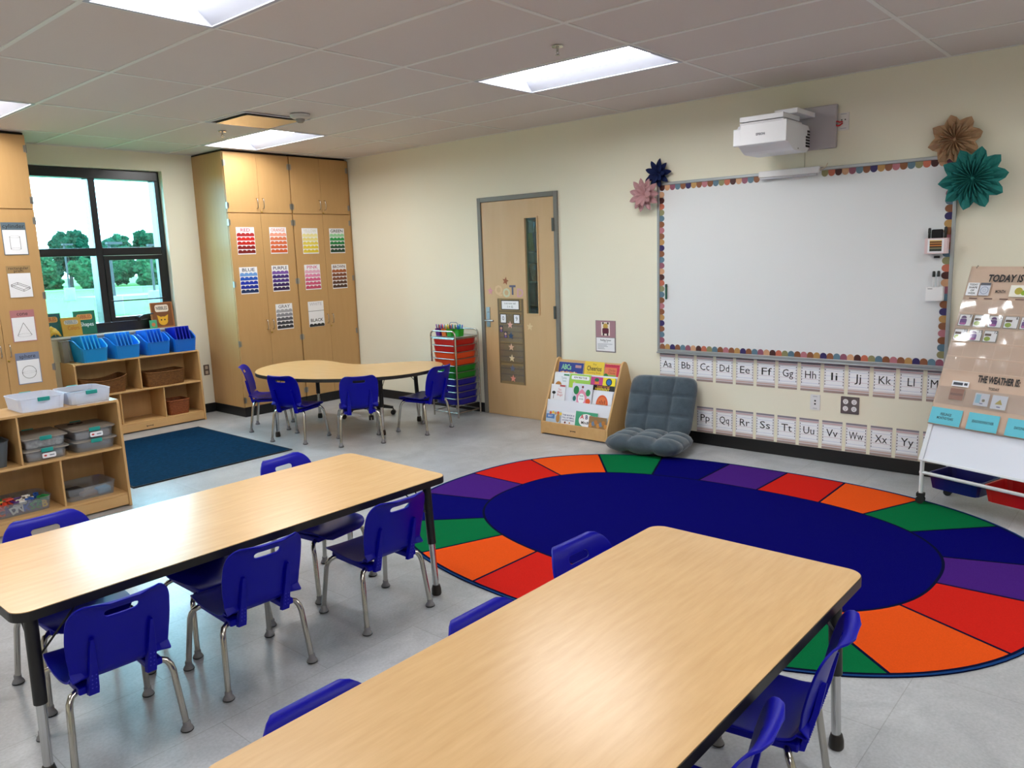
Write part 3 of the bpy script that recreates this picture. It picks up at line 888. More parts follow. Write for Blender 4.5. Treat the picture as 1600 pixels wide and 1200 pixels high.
# rolling stool under the kidney table
t = thing('rolling_stool', 'black five-star base of a rolling stool under the kidney table', 'stool', at(-0.78, -0.66, 0))
SB = M('#141416', rough=0.4)
mb = MB()
for k in range(5):
    w = 2 * PI * k / 5 + 0.4
    mb.tube([(0, 0, .10), (.15 * math.cos(w), .15 * math.sin(w), .095), (.27 * math.cos(w), .27 * math.sin(w), .075)], [.028, .022, .014], SB, 10)
mb.lathe([(.04, .07), (.045, .12), (.03, .14)], SB, 16); mb.build('base', t)
for k in range(5):
    w = 2 * PI * k / 5 + 0.4
    mb = MB()
    for e in (-1, 1):
        cx, cy = .27 * math.cos(w), .27 * math.sin(w); nx, ny = -math.sin(w), math.cos(w)
        mb.tube([(cx + nx * e * .006, cy + ny * e * .006, .0262), (cx + nx * e * .022, cy + ny * e * .022, .0262)], .0255, SB, 16)
    mb.tube([(cx, cy, .03), (cx, cy, .07)], .006, SB, 8); mb.build('caster', t)
mb = MB(); mb.lathe([(.025, .13), (.025, .33)], STEEL, 14); mb.build('gas_column', t)
mb = MB(); mb.lathe([(.10, .33), (.17, .345), (.18, .37), (.175, .395), (.10, .40)], SB, 24); mb.build('seat', t)
# ------------------------------------------------------------------ tall cabinets
HINGE = M('#9c9a94', rough=0.35, metal=0.9)
def tall_cabinet(x0, x1, lab, seam=None, knob_x=None):
    t = thing('tall_cabinet', lab, 'cabinet', at(x0, CF), 'tall maple cabinets')
    W = x1 - x0; seam = W / 2 if seam is None else seam - x0
    D = WY - CF - 0.002
    mb = MB(); mb.box(0.001, W - 0.001, 0.021, D, 0.1005, 2.735, CABINET); mb.build('body', t)
    mb = MB(); mb.box(0.0, W, 0.004, D, 0.0005, 0.0995, BASE); mb.build('toe_kick', t)
    mb = MB(); mb.box(0.004, W - 0.004, 0.03, D, 2.7355, 2.7505, M('#2b2018', rough=0.8)); mb.build('painted_shadow_gap', t)  # dark strip painted as the shade in the gap below the ceiling
    for (za, zb, low) in ((0.105, 2.122, True), (2.130, 2.728, False)):
        for side in (0, 1):
            a, b = (0.004, seam - 0.0015) if side == 0 else (seam + 0.0015, W - 0.004)
            mb = MB(); mb.box(a, b, 0, 0.0195, za, zb, CABINET); dr = mb.build('door', t, bevel=0.0012, segs=1)
            hx = seam - 0.035 if side == 0 else seam + 0.035
            hz = 0.955 if low else 2.225
            mb = MB(); mb.tube([(hx, 0.0, hz + 0.052), (hx, -0.022, hz + 0.050), (hx, -0.030, hz + 0.03), (hx, -0.030, hz - 0.03), (hx, -0.022, hz - 0.050), (hx, 0, hz - 0.052)], 0.0045, CHROME, 8); mb.build('handle', dr)
            if side == 1:
                mb = MB(); mb.T = Matrix.Translation((seam + 0.018, 0, hz - 0.085)) @ Matrix.Rotation(PI / 2, 4, 'X'); mb.lathe([(0.009, 0), (0.009, 0.006), (0.005, 0.008)], M('#b79a4c', rough=0.3, metal=1), 12); mb.build('lock', dr)
            ex = 0.004 if side == 0 else W - 0.004
            for hz2 in ((2.03, 1.40, 0.78, 0.18) if low else (2.20, 2.62)):
                mb = MB(); mb.box(ex - 0.004, ex + 0.004, -0.006, 0.022, hz2 - 0.032, hz2 + 0.032, HINGE); mb.box(ex - 0.02 if side else ex, ex if side else ex + 0.02, -0.0015, -0.0003, hz2 - 0.028, hz2 + 0.028, HINGE); mb.build('hinge', dr)
    return t
tall_cabinet(-1.563, -0.803, 'tall maple cabinet with RED, ORANGE, BLUE, PURPLE and GRAY posters, near the window', -1.19)
tall_cabinet(-0.797, -0.030, 'tall maple cabinet with YELLOW, GREEN, PINK and BROWN posters in the room corner', -0.411)
tall_cabinet(-4.10, -3.330, 'tall maple cabinet with shape posters at the left picture edge beside the window', -3.694)
mb = MB(); mb.box(-0.029, -0.0005, CF + 0.02, CF + 0.04, 0.1, 2.73, CABINET); struct(mb.build('trim_2'))

# ------------------------------------------------------------------ posters on the cabinets
def scallops(mb, x0, x1, y0, y1, m, z, n=4, up=True):
    """band with a bumpy upper edge"""
    pts = [(x0, y0), (x1, y0)]
    w = (x1 - x0) / n; r = (y1 - y0) * 0.45
    top = y1 - r
    for k in range(n - 1, -1, -1):
        for i in range(7):
            a = PI * i / 6
            pts.append((x0 + w * (k + 0.5) + w / 2 * math.cos(a), top + r * math.sin(a)))
    mb.poly(pts, z, m)
def P(h): return M(h, rough=0.5, name='print_' + h[1:])
def colour_poster(cx, cz, word, wc, cols, lab, name='colour_poster'):
    w, h = 0.207, 0.279
    mb = MB(); mb.box(-w / 2, w / 2, -h / 2, h / 2, -0.0012, 0.0, PAPER)
    mb.text(word, 0, h / 2 - 0.031, 0.048, 0.0006, P(wc), width=min(0.17, 0.036 * len(word)), bold=0.012)
    if cols:
        n = len(cols); hh = (h - 0.062) / n
        for i, c in enumerate(cols):
            yt = h / 2 - 0.060 - i * hh
            scallops(mb, -w / 2 + 0.004, w / 2 - 0.004, yt - hh + 0.009, yt + 0.002, P(c), 0.0005)
    o = mb.build(name, None, face_B(cx, cz, CF - 0.0025))
    return tag(o, lab, 'poster', 'colour posters on the cabinets')
CP = [(-1.385, 1.843, 'RED', '#c8324a', ['#b5262a', '#d8261c', '#c41e12', '#8a1512', '#7a120f']),
      (-1.000, 1.843, 'ORANGE', '#e08a74', ['#f0a48c', '#e2835c', '#dc6f43', '#d8663a', '#d3602f']),
      (-0.597, 1.833, 'YELLOW', '#dcdcc8', ['#efe6a0', '#ecdf8a', '#e8d55a', '#e6cf3c', '#e2c93a']),
      (-0.233, 1.831, 'GREEN', '#2c3a34', ['#9bd8a6', '#1f9c4e', '#128040', '#0f5230', '#0d3d26']),
      (-1.389, 1.434, 'BLUE', '#24405c', ['#6fa4e6', '#1256c4', '#0a2fb4', '#08279c', '#0a2a5c']),
      (-1.010, 1.440, 'PURPLE', '#2c2048', ['#7c55b0', '#3d1a78', '#4a2a86', '#34125e', '#2a0d4a']),
      (-0.600, 1.434, 'PINK', '#d7679a', ['#e9b4cf', '#e58ab4', '#d9608e', '#d3587e', '#c24668']),
      (-0.235, 1.427, 'BROWN', '#5c3a3a', ['#a85a2e', '#82492c', '#7c4630', '#54301f', '#452516']),
      (-1.000, 1.025, 'GRAY', '#74747c', ['#aaaab2', '#8c8c96', '#5c5c66', '#3a3a44', '#26262e'])]
for cx, cz, wd, wc, cols in CP:
    colour_poster(cx, cz, wd, wc, cols, 'colour poster reading %s over wavy %s bands on the cabinet door' % (wd, wd.lower()))
mb = MB(); w, h = 0.207, 0.285
mb.box(-w / 2, w / 2, -h / 2, h / 2, -0.0012, 0, PAPER); mb.text('WHITE', 0, h / 2 - 0.032, 0.048, 0.0006, P('#c9c9d2'), width=.165, bold=.012); mb.line(-w / 2, 0.035, w / 2, 0.035, 0.004, 0.0006, P('#3a3a42'))
mb.text('BLACK', 0, -h / 2 + 0.072, 0.05, 0.0006, P('#26262e'), width=.165, bold=.012); scallops(mb, -w / 2 + .004, w / 2 - .004, -h / 2 + .002, -h / 2 + .036, P('#17171c'), .0005)
tag(mb.build('colour_poster', None, face_B(-0.59, 1.020, CF - 0.0025)), 'poster reading WHITE above BLACK with one black wavy band on the cabinet door', 'poster', 'colour posters on the cabinets')
SHP = [('cylinder', -3.507, 1.882, '#5c6d78', 'cylinder'), ('rectangular\nprism', -3.512, 1.524, '#a5865a', 'rectangular prism'), ('cone', -3.53, 1.155, '#b87a7e', 'cone'), ('sphere', -3.535, .793, '#7c88a6', 'sphere')]
for wd, cx, cz, hc, nm in SHP:
    w, h = 0.182, 0.268
    mb = MB(); mb.box(-w / 2, w / 2, -h / 2, h / 2, -0.0012, 0, P(hc)); mb.rect(-w / 2 + .006, w / 2 - .006, -h / 2 + .006, h / 2 - .062, .0005, PAPER)
    if '\n' in wd:
        a, b = wd.split('\n'); mb.text(a, 0, h / 2 - .020, .034, .0006, INK, width=.15); mb.text(b, 0, h / 2 - .043, .034, .0006, INK, width=.07)
    else: mb.text(wd, 0, h / 2 - .032, .046, .0006, INK, width=.025 * len(wd) * .82)
    q = .001; c0 = -h / 2 + .10; lw = .0028
    if nm == 'cylinder':
        mb.ring(0, c0 + .05, .036, .039, q, INK, ry=.25); mb.ring(0, c0 - .05, .036, .039, q, INK, ry=.25); mb.line(-.0375, c0 - .05, -.0375, c0 + .05, lw, q, INK); mb.line(.0375, c0 - .05, .0375, c0 + .05, lw, q, INK)
    elif nm == 'cone':
        mb.ring(0, c0 - .045, .052, .055, q, INK, ry=.25); mb.line(-.053, c0 - .045, 0, c0 + .06, lw, q, INK); mb.line(.053, c0 - .045, 0, c0 + .06, lw, q, INK)
    elif nm == 'sphere':
        mb.ring(0, c0, .052, .055, q, INK); mb.ring(0, c0, .050, .053, q, INK, ry=.16)
    else:
        A = [(-.07, .012), (-.02, .03), (.07, -.012), (.02, -.032)]
        for dy in (0, -.014):
            for i in range(4):
                a, b = A[i], A[(i + 1) % 4]; mb.line(a[0], c0 + a[1] + dy, b[0], c0 + b[1] + dy, lw, q, INK)
        for a in A: mb.line(a[0], c0 + a[1], a[0], c0 + a[1] - .014, lw, q, INK)
    tag(mb.build('shape_poster', None, face_B(cx, cz, CF - 0.0025)), 'shape poster reading %s with its outline drawing on the left cabinet' % nm, 'poster', 'shape posters on the left cabinet')

# ------------------------------------------------------------------ low birch shelves
def low_shelf(x1, yf, yb, dividers_up, dividers_low, lab, frame_name='low_shelf'):
    """1.22 m wide, .745 high; x1 = right end"""
    W = 1.22; H = .740; D = yb - yf; t_ = .016
    t = thing(frame_name, lab, 'shelf unit', at(x1 - W, yf), 'low birch shelf units')
    def side(x, nm):
        mb = MB(); mb.T = Matrix(((0, 0, 1, x), (1, 0, 0, 0), (0, 1, 0, 0), (0, 0, 0, 1)))
        mb.prism([(D, .001), (D, H), (.018, H), (0.0, H - .018), (-.022, .001)][::-1], 0, t_, BIRCHV); mb.build(nm, t, bevel=.003)
    side(0, 'side_panel'); side(W - t_, 'side_panel')
    def brd(nm, a, b, c, d, e, f, m=BIRCH): mb = MB(); mb.box(a, b, c, d, e, f, m); return mb.build(nm, t, bevel=.0025)
    brd('top_board', t_ + .0005, W - t_ - .0005, .006, D - .001, H - t_ - .001, H - .001)
    brd('middle_shelf', t_ + .0005, W - t_ - .0005, -.003, D - .007, .404, .420)
    brd('bottom_shelf', t_ + .0005, W - t_ - .0005, -.008, D - .007, .082, .098)
    k = brd('kick_board', t_ + .0005, W - t_ - .0005, -.012, .004, .012, .0815)
    mb = MB(); mb.poly([(-.035, .012), (-.028, .004), (.028, .004), (.035, .012), (.031, -.012), (.024, -.002), (-.024, -.002), (-.031, -.012)][::-1], 0, INK)
    mb.build('maker_badge', k, face_B(W / 2 + 0.02, .045, -.0128))
    brd('back_panel', t_ + .0005, W - t_ - .0005, D - .0065, D - .001, .0985, H - t_ - .0015, BIRCHV)
    for x in dividers_up: brd('divider', x - x1 + W - .006, x - x1 + W + .006, .004, D - .007, .4205, H - t_ - .0015, BIRCHV)
    for x in dividers_low: brd('divider', x - x1 + W - .006, x - x1 + W + .006, .002, D - .007, .0985, .4035, BIRCHV)
    return t
S2F = 0.70
low_shelf(-1.857, S2F, WY - 0.004, (-2.474,), (-2.69, -2.262), 'low birch shelf under the window with blue book bins on top')
S1F, S1B = -1.665, -1.30
low_shelf(-3.645, S1F, S1B, (-4.257,), (-4.047,), 'low birch shelf at the left edge holding clear boxes with teal latches')

# blue book bins with folders
BINM = M('#1474d8', rough=0.35, name='blue_bin_plastic')
BL = [(-2.870, .842, '#28a8e8', 'far left'), (-2.565, .842, '#2a8fe2', 'second from the left'), (-2.262, .842, '#1f74e0', 'third from the left'), (-1.984, .835, '#0d1fae', 'far right')]
BINC = ['#1690d8', '#1a86dc', '#1578da', '#136cd6']
fold_w = ['sky blue', 'azure', 'medium blue', 'deep blue']
ang4 = [0.05, 0.05, 0.04, -0.01]
for k, (x, y, fc, wd) in enumerate(BL):
    fr = at(x, y, .7402, ang4[k])
    tub('book_bin', fr, .258 if k < 3 else .25, .285, .205, M(BINC[k], rough=.35), 'bright blue book bin on the window shelf, ' + wd + ' of the four', 'bin', 'blue book bins on the window shelf', .86, .007, .62, th=.005)
    n = 5
    for j in range(n):
        lx = -.060 + j * .035
        mb = MB(); mb.box(-.006, .006, -.106, .106, 0, .228, M(fc, rough=.35)); mb.box(-.0075, -.0062, -.106, .106, .0, .228, M(fc, rough=.3)); mb.rect(-.006, .006, -.112, .112, .2353, PAPER) if False else None
        f2 = fr @ Matrix.Translation((lx, .002, .0195)) @ Matrix.Rotation(-.16 if k < 3 else -.08, 4, 'Y') @ Matrix.Rotation(-.10, 4, 'X')
        tag(mb.build('folder', None, f2, bevel=.002), '%s folder in the %s blue bin, %s from its left' % (fold_w[k], wd, ('first', 'second', 'third', 'fourth', 'fifth')[j]), 'folder', 'folders in the blue bins')
# wicker baskets
def wick(h, alt): return M(h, rough=.7, noise=.9, scale=(40, 40, 130), alt=alt, bump=1.0, bscale=(70, 70, 170), name='wicker_' + h[1:])
def basket(fr, w, d, h, m, lab, taper=.88, dip=0.0):
    t = thing('wicker_basket', lab, 'basket', fr, 'wicker baskets on the window shelf')
    n = 72; rows = 14; V = []; F = []
    for r in range(rows + 1):
        f = r / rows
        for k in range(n):
            a = 2 * PI * k / n; c, s_ = math.cos(a), math.sin(a)
            q = (abs(c) ** 8 + abs(s_) ** 8) ** -.125
            sc = taper + (1 - taper) * f
            wv = .0022 * math.cos(PI * (k + r)) 
            z = h * f
            if dip: z *= 1 - dip * (1 - (q * c) ** 2) * (1 if abs(q * s_) > .9 else .9)
            V.append((q * c * (w / 2) * sc + c * wv, q * s_ * (d / 2) * sc + s_ * wv, z))
    for r in range(rows):
        for k in range(n): F.append((r * n + k, r * n + (k + 1) % n, (r + 1) * n + (k + 1) % n, (r + 1) * n + k))
    F.append(list(range(n))[::-1])
    mb = MB(); mb.add(V, F, m, True); o = mb.build('woven_body', t); md = o.modifiers.new('solid', 'SOLIDIFY'); md.thickness = .006; md.offset = -1
    top = V[rows * n:]
    mb = MB(); mb.tube([tuple(p) for p in top] + [tuple(top[0])], .006, m, 8, caps=False); mb.build('rim', t)
    return t
WK = wick('#8a5a26', '#4a2a0e')
basket(at(-2.81, .845, .4206), .44, .25, .165, WK, 'long wicker basket with dipped rim in the upper left shelf compartment', .9, .25)
basket(at(-2.215, .835, .4206), .40, .25, .145, WK, 'straight brown wicker basket in the upper right shelf compartment', .92, .06)
basket(at(-2.105, .83, .0984), .235, .22, .145, wick('#a0592c', '#6a3014'), 'small reddish wicker basket in the lower right shelf compartment', .86)
# books on the window sill
def book(name, fr, w, h, t_, col, lab, draw=None, cat='book', grp=None, spine=None):
    mb = MB(); mb.box(-w / 2, w / 2, 0, h, -t_, 0, P(col)); mb.box(-w / 2 + .004, w / 2 + .0004, .003, h - .003, -t_ + .002, -.002, PAPER)
    mb.box(-w / 2 + .003, w / 2 - .003, h + .00, h + .0004, -t_ + .002, -.002, PAPER)
    if draw: draw(mb, w, h)
    return tag(mb.build(name, None, fr), lab, cat, grp)
def leanB(x, z, y, rz=0, tilt=.12): return Matrix.Translation((x, y, z)) @ Matrix.Rotation(rz, 4, 'Z') @ Matrix(((1, 0, 0, 0), (0, 0, -1, 0), (0, 1, 0, 0), (0, 0, 0, 1))) @ Matrix.Rotation(-tilt, 4, 'X')
def nib(word2, wc, panel, tc):
    def f(mb, w, h):
        mb.prism(rrect(-w * .36, w * .36, h * .62, h * .86, .02), 0, .0008, P(panel)); mb.text('NIBBLES', 0, h * .74, .05, .001, P(tc), width=w * .58, bold=.015)
        if word2: mb.text(word2, w * .08, h * .42, .055, .001, P(wc), width=w * .6, bold=.01)
    return f
SZ = WZ0 + .0055
GS = 'picture books on the window sill'
book('board_book', leanB(-3.10, SZ, 1.075, 0, .10), .20, .225, .014, '#155a62', 'teal board book cut off by the left cabinet on the window sill', nib('', '#ffffff', '#d9a15a', '#9c3a20'), grp=GS)
book('board_book', leanB(-2.925, SZ, 1.035, 0, .16), .175, .178, .014, '#c79a35', 'ochre board book about colours leaning on the window sill', nib('Colors', '#b56a1c', '#c9c4b0', '#7a8694'), grp=GS)
book('board_book', leanB(-2.785, SZ, 1.082, 0, .08), .20, .228, .014, '#0f6b52', 'green board book about shapes leaning against the window', nib('Shapes', '#e9f4ee', '#d9a15a', '#a3401c'), grp=GS)
def numb(mb, w, h):
    mb.rect(-w * .44, w * .44, h * .04, h * .96, .0006, P('#7a4a24')); mb.prism(rrect(-w * .3, w * .3, h * .62, h * .9, .02), 0, .0012, P('#efe3cf')); mb.text('NIBBLES', 0, h * .76, .05, .0014, INK, width=w * .5, bold=.015)
    mb.disc(0, h * .26, .05, .0012, P('#e9b22c'), ry=.045); mb.poly([(-.05, h * .30), (-.058, h * .50), (-.02, h * .42)][::-1], .0012, P('#e9b22c')); mb.poly([(.05, h * .30), (.058, h * .50), (.02, h * .42)], .0012, P('#e9b22c'))
    mb.disc(-.018, h * .30, .008, .0016, INK, 10); mb.disc(.018, h * .30, .008, .0016, INK, 10)
book('board_book', leanB(-2.035, SZ + .0, 1.040, 0, .10), .235, .262, .016, '#a86a38', 'brown board book with a yellow face leaning in the right window corner', numb, grp=GS)
def smallc(mb, w, h): mb.disc(0, h * .45, .02, .001, P('#d9824a'), 14)
book('picture_card', leanB(-2.155, SZ, 1.012, 0, .10), .075, .085, .006, '#4fae7c', 'small green card standing before the brown board book', smallc, cat='card')
t = thing('toy_bananas', 'bunch of yellow toy bananas on the sill beside the left cabinet', 'toy', at(-3.16, 1.012, SZ + .022))
for k in range(4):
    mb = MB(); a0 = -.5 + k * .42
    pts = []; rr = []
    for i in range(9):
        u = i / 8; pts.append((math.cos(a0) * (.02 + .10 * u), math.sin(a0) * .04 * u + (-.005 + .006 * k), .075 * math.sin(PI * u) * (.5 + .2 * k) - .012)); rr.append(.004 + .013 * math.sin(PI * min(1, u + .05)))
    mb.tube(pts, rr, M('#e0b23a', rough=.45), 10); mb.build('banana', t)
tub('fabric_bin', at(-3.052, .955, .7404), .062, .10, .205, M('#8f8c86', rough=.85), 'pale grey soft bin on the window shelf squeezed beside the left cabinet', 'bin')

# ------------------------------------------------------------------ left shelf contents
CLR = clear('clear_box_plastic', '#eef2f6', gloss=.10, rough=.06, diffuse=.10, dcol='#dfe6f2')
CLR2 = clear('cloudy_lid_plastic', '#e6e4e2', gloss=.10, rough=.15, diffuse=.30, dcol='#e6ddd2')
CLR3 = clear('frosted_box_plastic', '#f4f8ff', gloss=.10, rough=.1, diffuse=.55, dcol='#eef3ff')
def latch(t, w, y, z):
    for s_ in (-1, 1):
        mb = MB(); mb.box(-w / 2, w / 2, s_ * y - .006, s_ * y + .006, z - .014, z + .012, TEAL); mb.build('latch', t, bevel=.004)
def clear_box(fr, w, d, h, lab, grp, lid=True, sticker=False, fill=None, lat=True, body=None):
    t = thing('clear_storage_box', lab, 'storage box', fr, grp)
    tub('tub_body', None, w - .02, d - .02, h - (.012 if lid else 0), body or CLR, None, None, None, .93, .006, None, t, .0025)
    if lid:
        mb = MB(); mb.prism(rrect(-w / 2, w / 2, -d / 2, d / 2, .02), h - .011, h - .002, CLR2); mb.prism(rrect(-w / 2 + .02, w / 2 - .02, -d / 2 + .02, d / 2 - .02, .02), h - .0018, h, CLR2); mb.build('lid', t, bevel=.002)
    if lat: latch(t, .07, d / 2 + .001, h - .008)
    if sticker:
        mb = MB(); mb.prism(rrect(-.04, .04, -.016, .016, .008), 0, .0006, PAPER); mb.disc(-.022, 0, .009, .001, P('#c23a34'), 14, ry=.006); mb.text('STACK', .015, 0, .014, .001, INK, width=.03) if False else mb.rect(.002, .03, -.004, .003, .001, P('#7a8494'))
        mb.build('sticker', t, Matrix.Translation((.01, -d / 2 + .004, h * .40)) @ Matrix(((1, 0, 0, 0), (0, 0, -1, 0), (0, 1, 0, 0), (0, 0, 0, 1))))
    if fill:
        mb = MB(); mb.box(-w / 2 + .03, w / 2 - .03, -d / 2 + .03, d / 2 - .03, .004, h * .62, fill); mb.build('contents', t, bevel=.01)
    return t
GB = 'lidded clear boxes on the left shelf'
BRN = M('#8a6f5c', rough=.8, noise=.9, scale=(60, 60, 60), alt='#d8c8b8'); GRYF = M('#8f8880', rough=.8, noise=.5, scale=(30, 30, 30))
zb = .4204; bh = .078
yb_ = S1F + .185
clear_box(at(-4.108, yb_, zb), .268, .33, bh, 'lidded clear box with a white sticker, lower of the left stack on the left shelf', GB, sticker=True, fill=GRYF)
clear_box(at(-4.107, yb_, zb + bh + .0005), .268, .33, bh, 'lidded clear box of brown bits, upper of the left stack on the left shelf', GB, fill=BRN)
clear_box(at(-3.808, yb_, zb), .275, .33, bh, 'plain lidded clear box, lower of the right stack on the left shelf', GB)
clear_box(at(-3.812, yb_, zb + bh + .0005), .275, .33, bh, 'lidded clear box with a white sticker, upper of the right stack on the left shelf', GB, sticker=True, fill=M('#8a7468', rough=.8))
t = thing('eyeglasses', 'small pair of glasses lying on the upper right clear box', 'glasses', at(-3.85, yb_ + .06, zb + 2 * bh + .006))
mb = MB()
for s_ in (-1, 1): mb.tube([(s_ * .028 + .02 * math.cos(a * PI / 6), .013 * math.sin(a * PI / 6), 0) for a in range(13)], .002, INK, 6)
mb.tube([(-.008, 0, 0), (.008, 0, 0)], .002, INK, 6); mb.build('frame', t)
GO = 'open clear boxes on top of the left shelf'
clear_box(at(-4.088, -1.475, .7400), .29, .34, .085, 'open clear box with teal latches on the left shelf top, nearer the left edge', GO, lid=False, body=CLR3)
clear_box(at(-3.802, -1.478, .7400), .285, .335, .085, 'open clear box with teal latches on the left shelf top, at its right end', GO, lid=False, body=CLR3, fill=M('#5a5f70', rough=.7))
mb = MB(); mb.box(-.10, .10, -.008, .008, 0, .0006, PAPER); tag(mb.build('paper_strip', None, at(-3.80, S1F + .016, .7398, .0)), 'white paper strip on the front edge of the left shelf top', 'paper')
tub('grey_tub', at(-4.42, yb_, .4206), .235, .30, .165, M('#4f565c', rough=.5), 'dark grey tub cut off by the left picture edge on the shelf', 'tub', None, .84)
clear_box(at(-3.862, yb_ + .0, .0985), .335, .30, .085, 'open clear box holding grey and blue odds on the lower right of the shelf', 'open clear boxes on the bottom shelf', lid=False, lat=False)
for (x, y, w, d, h, c, lab) in ((-3.775, S1F + .110, .09, .07, .045, '#4f8fb0', 'blue packet inside the open clear box on the bottom shelf'), (-3.868, S1F + .110, .10, .07, .035, '#8f7a72', 'brown-grey packet inside the open clear box on the bottom shelf'), (-3.925, S1F + .205, .10, .10, .05, '#2a2626', 'black cloth bundle inside the open clear box on the bottom shelf')):
    mb = MB(); mb.box(-w / 2, w / 2, -d / 2, d / 2, 0, h, M(c, rough=.7)); tag(mb.build('packet', None, at(x, y, .1032, .1), bevel=.012), lab, 'packet')
clear_box(at(-4.275, yb_, .0985), .36, .30, .085, 'open clear box full of coloured foam letters on the bottom shelf', 'open clear boxes on the bottom shelf', lid=False, lat=False)
random.seed(11)
LC = [('#d8452e', 'red'), ('#e2b733', 'yellow'), ('#2a8f4a', 'green'), ('#2f5fb4', 'blue'), ('#ece6dc', 'white'), ('#5b2f7d', 'purple')]
for k in range(34):
    ch = 'CADNKSEBRHTO'[k % 12]; col, cn = LC[(k * 5 + k // 3) % 6]
    mb = MB(); mb.text(ch, 0, 0, .06, .005, P(col), bold=.03); V0 = list(mb.v)
    n = len(mb.v); F0 = list(mb.f)
    mb2 = MB(); mb2.add(V0, F0, P(col)); mb2.add([(a, b, -.005) for a, b, c in V0], [f[::-1] for f in F0], P(col))
    cnt = {}
    for f in F0:
        for i in range(len(f)):
            e = (f[i], f[(i + 1) % len(f)]); cnt[e] = 1
    side = [(a, b) for (a, b) in cnt if (b, a) not in cnt]
    mb2.add(V0 + [(a, b, -.005) for a, b, c in V0], [(b, a, a + n, b + n) for a, b in side], P(col))
    gx, gy = k % 8, (k // 8)
    front = k < 8
    if front:
        fr = Matrix.Translation((-4.395 + gx * .035, S1F + .062 + .004 * (gx % 2), .135)) @ Matrix.Rotation(PI / 2, 4, 'X') @ Matrix.Rotation(random.uniform(-.5, .5), 4, 'Z')
        pos = 'at the front of the letter box'
    else:
        fr = Matrix.Translation((-4.395 + gx * .035 + random.uniform(-.01, .01), S1F + .03 + gy * .058, .150 + (gx % 3) * .012 + random.uniform(0, .01))) @ Matrix.Rotation(random.uniform(-.7, .7), 4, 'X') @ Matrix.Rotation(random.uniform(0, 6), 4, 'Z')
        pos = 'on the letter box heap, %s row' % ('front', 'second', 'third', 'back')[min(gy - 1, 3)]
    tag(mb2.build('foam_letter', None, fr), '%s foam letter %s %s, %s from the left' % (cn, ch, pos, ('first', 'second', 'third', 'fourth', 'fifth', 'sixth', 'seventh', 'eighth')[gx]), 'letter', 'foam letters in the clear box')
mb = MB(); mb.box(-.15, .15, -.12, .12, 0, .035, M('#7a4a30', rough=.9, noise=1.0, scale=(50, 50, 50), alt='#3a6aa0')); o = mb.build('loose_letters', None, at(-4.275, yb_, .1032), bevel=.01)
tag(o, 'jumble of foam letters filling the bottom of the clear box', 'letters', kind='stuff')
# ------------------------------------------------------------------ drawer cart
t = thing('drawer_cart', 'chrome drawer cart with red, orange, green and blue drawers beside the door', 'cart', at(-.215, -1.425, 0))
cx0, cx1, cy0, cy1 = -.165, .160, -.180, .170
def loop(x):
    pts = [(x, cy0, .002)]
    pts += [(x, cy0, .83)] + [(x, cy0 + .045 * (1 - math.cos(a)), .83 + .045 * math.sin(a)) for a in (.4, .8, 1.2, PI / 2)]
    pts += [(x, cy1 - .045 * (1 - math.cos(a)), .83 + .045 * math.sin(a)) for a in (PI / 2, 1.2, .8, .4)] + [(x, cy1, .83), (x, cy1, .002)]
    return pts
for x, nm in ((cx0, 'front_frame'), (cx1, 'rear_frame')):
    mb = MB(); mb.tube(loop(x), .009, CHROME, 10); mb.tube([(x, cy0, .05), (x, cy1, .05)], .006, CHROME, 8); mb.build(nm, t)
for y in (cy0 + .002, cy1 - .002):
    mb = MB(); mb.tube([(cx0, y, .05), (cx1, y, .05)], .006, CHROME, 8)
    for k in range(11): mb.tube([(cx0, y, .125 + k * .0672), (cx1, y, .125 + k * .0672)], .0035, STEEL, 6)
    mb.build('side_rail', t)
mb = MB(); z = .807
for y in (cy0 + .008, cy1 - .008): mb.tube([(cx0, y, z), (cx1, y, z)], .006, CHROME, 8)
for x in (cx0, cx1): mb.tube([(x, cy0, z), (x, cy1, z)], .006, CHROME, 8)
mb.box(cx0 + .006, cx1 - .006, cy0 + .012, cy1 - .012, z, z + .004, M('#a9b4c4', rough=.3, metal=.6)); mb.build('top_tray', t)
DC = [('#b81512', 'red drawer'), ('#b51512', 'red drawer'), ('#dd4a1c', 'orange drawer'), ('#d84316', 'orange drawer'), ('#0a7a1c', 'green drawer'), ('#0a7a1c', 'green drawer'), ('#0a0c88', 'blue drawer')]
for k in range(10):
    c, lb = DC[min(k, 6)]
    z = .125 + (9 - k) * .0672 + .004
    o = tub('drawer', at(-.004, -.005, z, -PI / 2), .325, .312, .060, M(c, rough=.32), None, None, None, .94, .007, None, t, .004)
    o['label'] = lb
    mb = MB(); mb.tube([(-.15, -.163, .063), (.15, -.163, .063)], .0042, CHROME, 8); mb.build('drawer_rail', o)
random.seed(4)
MC = ['#c23a5a', '#f0b8a0', '#2f6fd0', '#e6d84a', '#ffffff', '#1d8f4a', '#7a3aa0', '#e06a2a', '#2aa0c8']
MN = ['crimson', 'peach', 'blue', 'yellow', 'white', 'green', 'violet', 'orange', 'cyan']
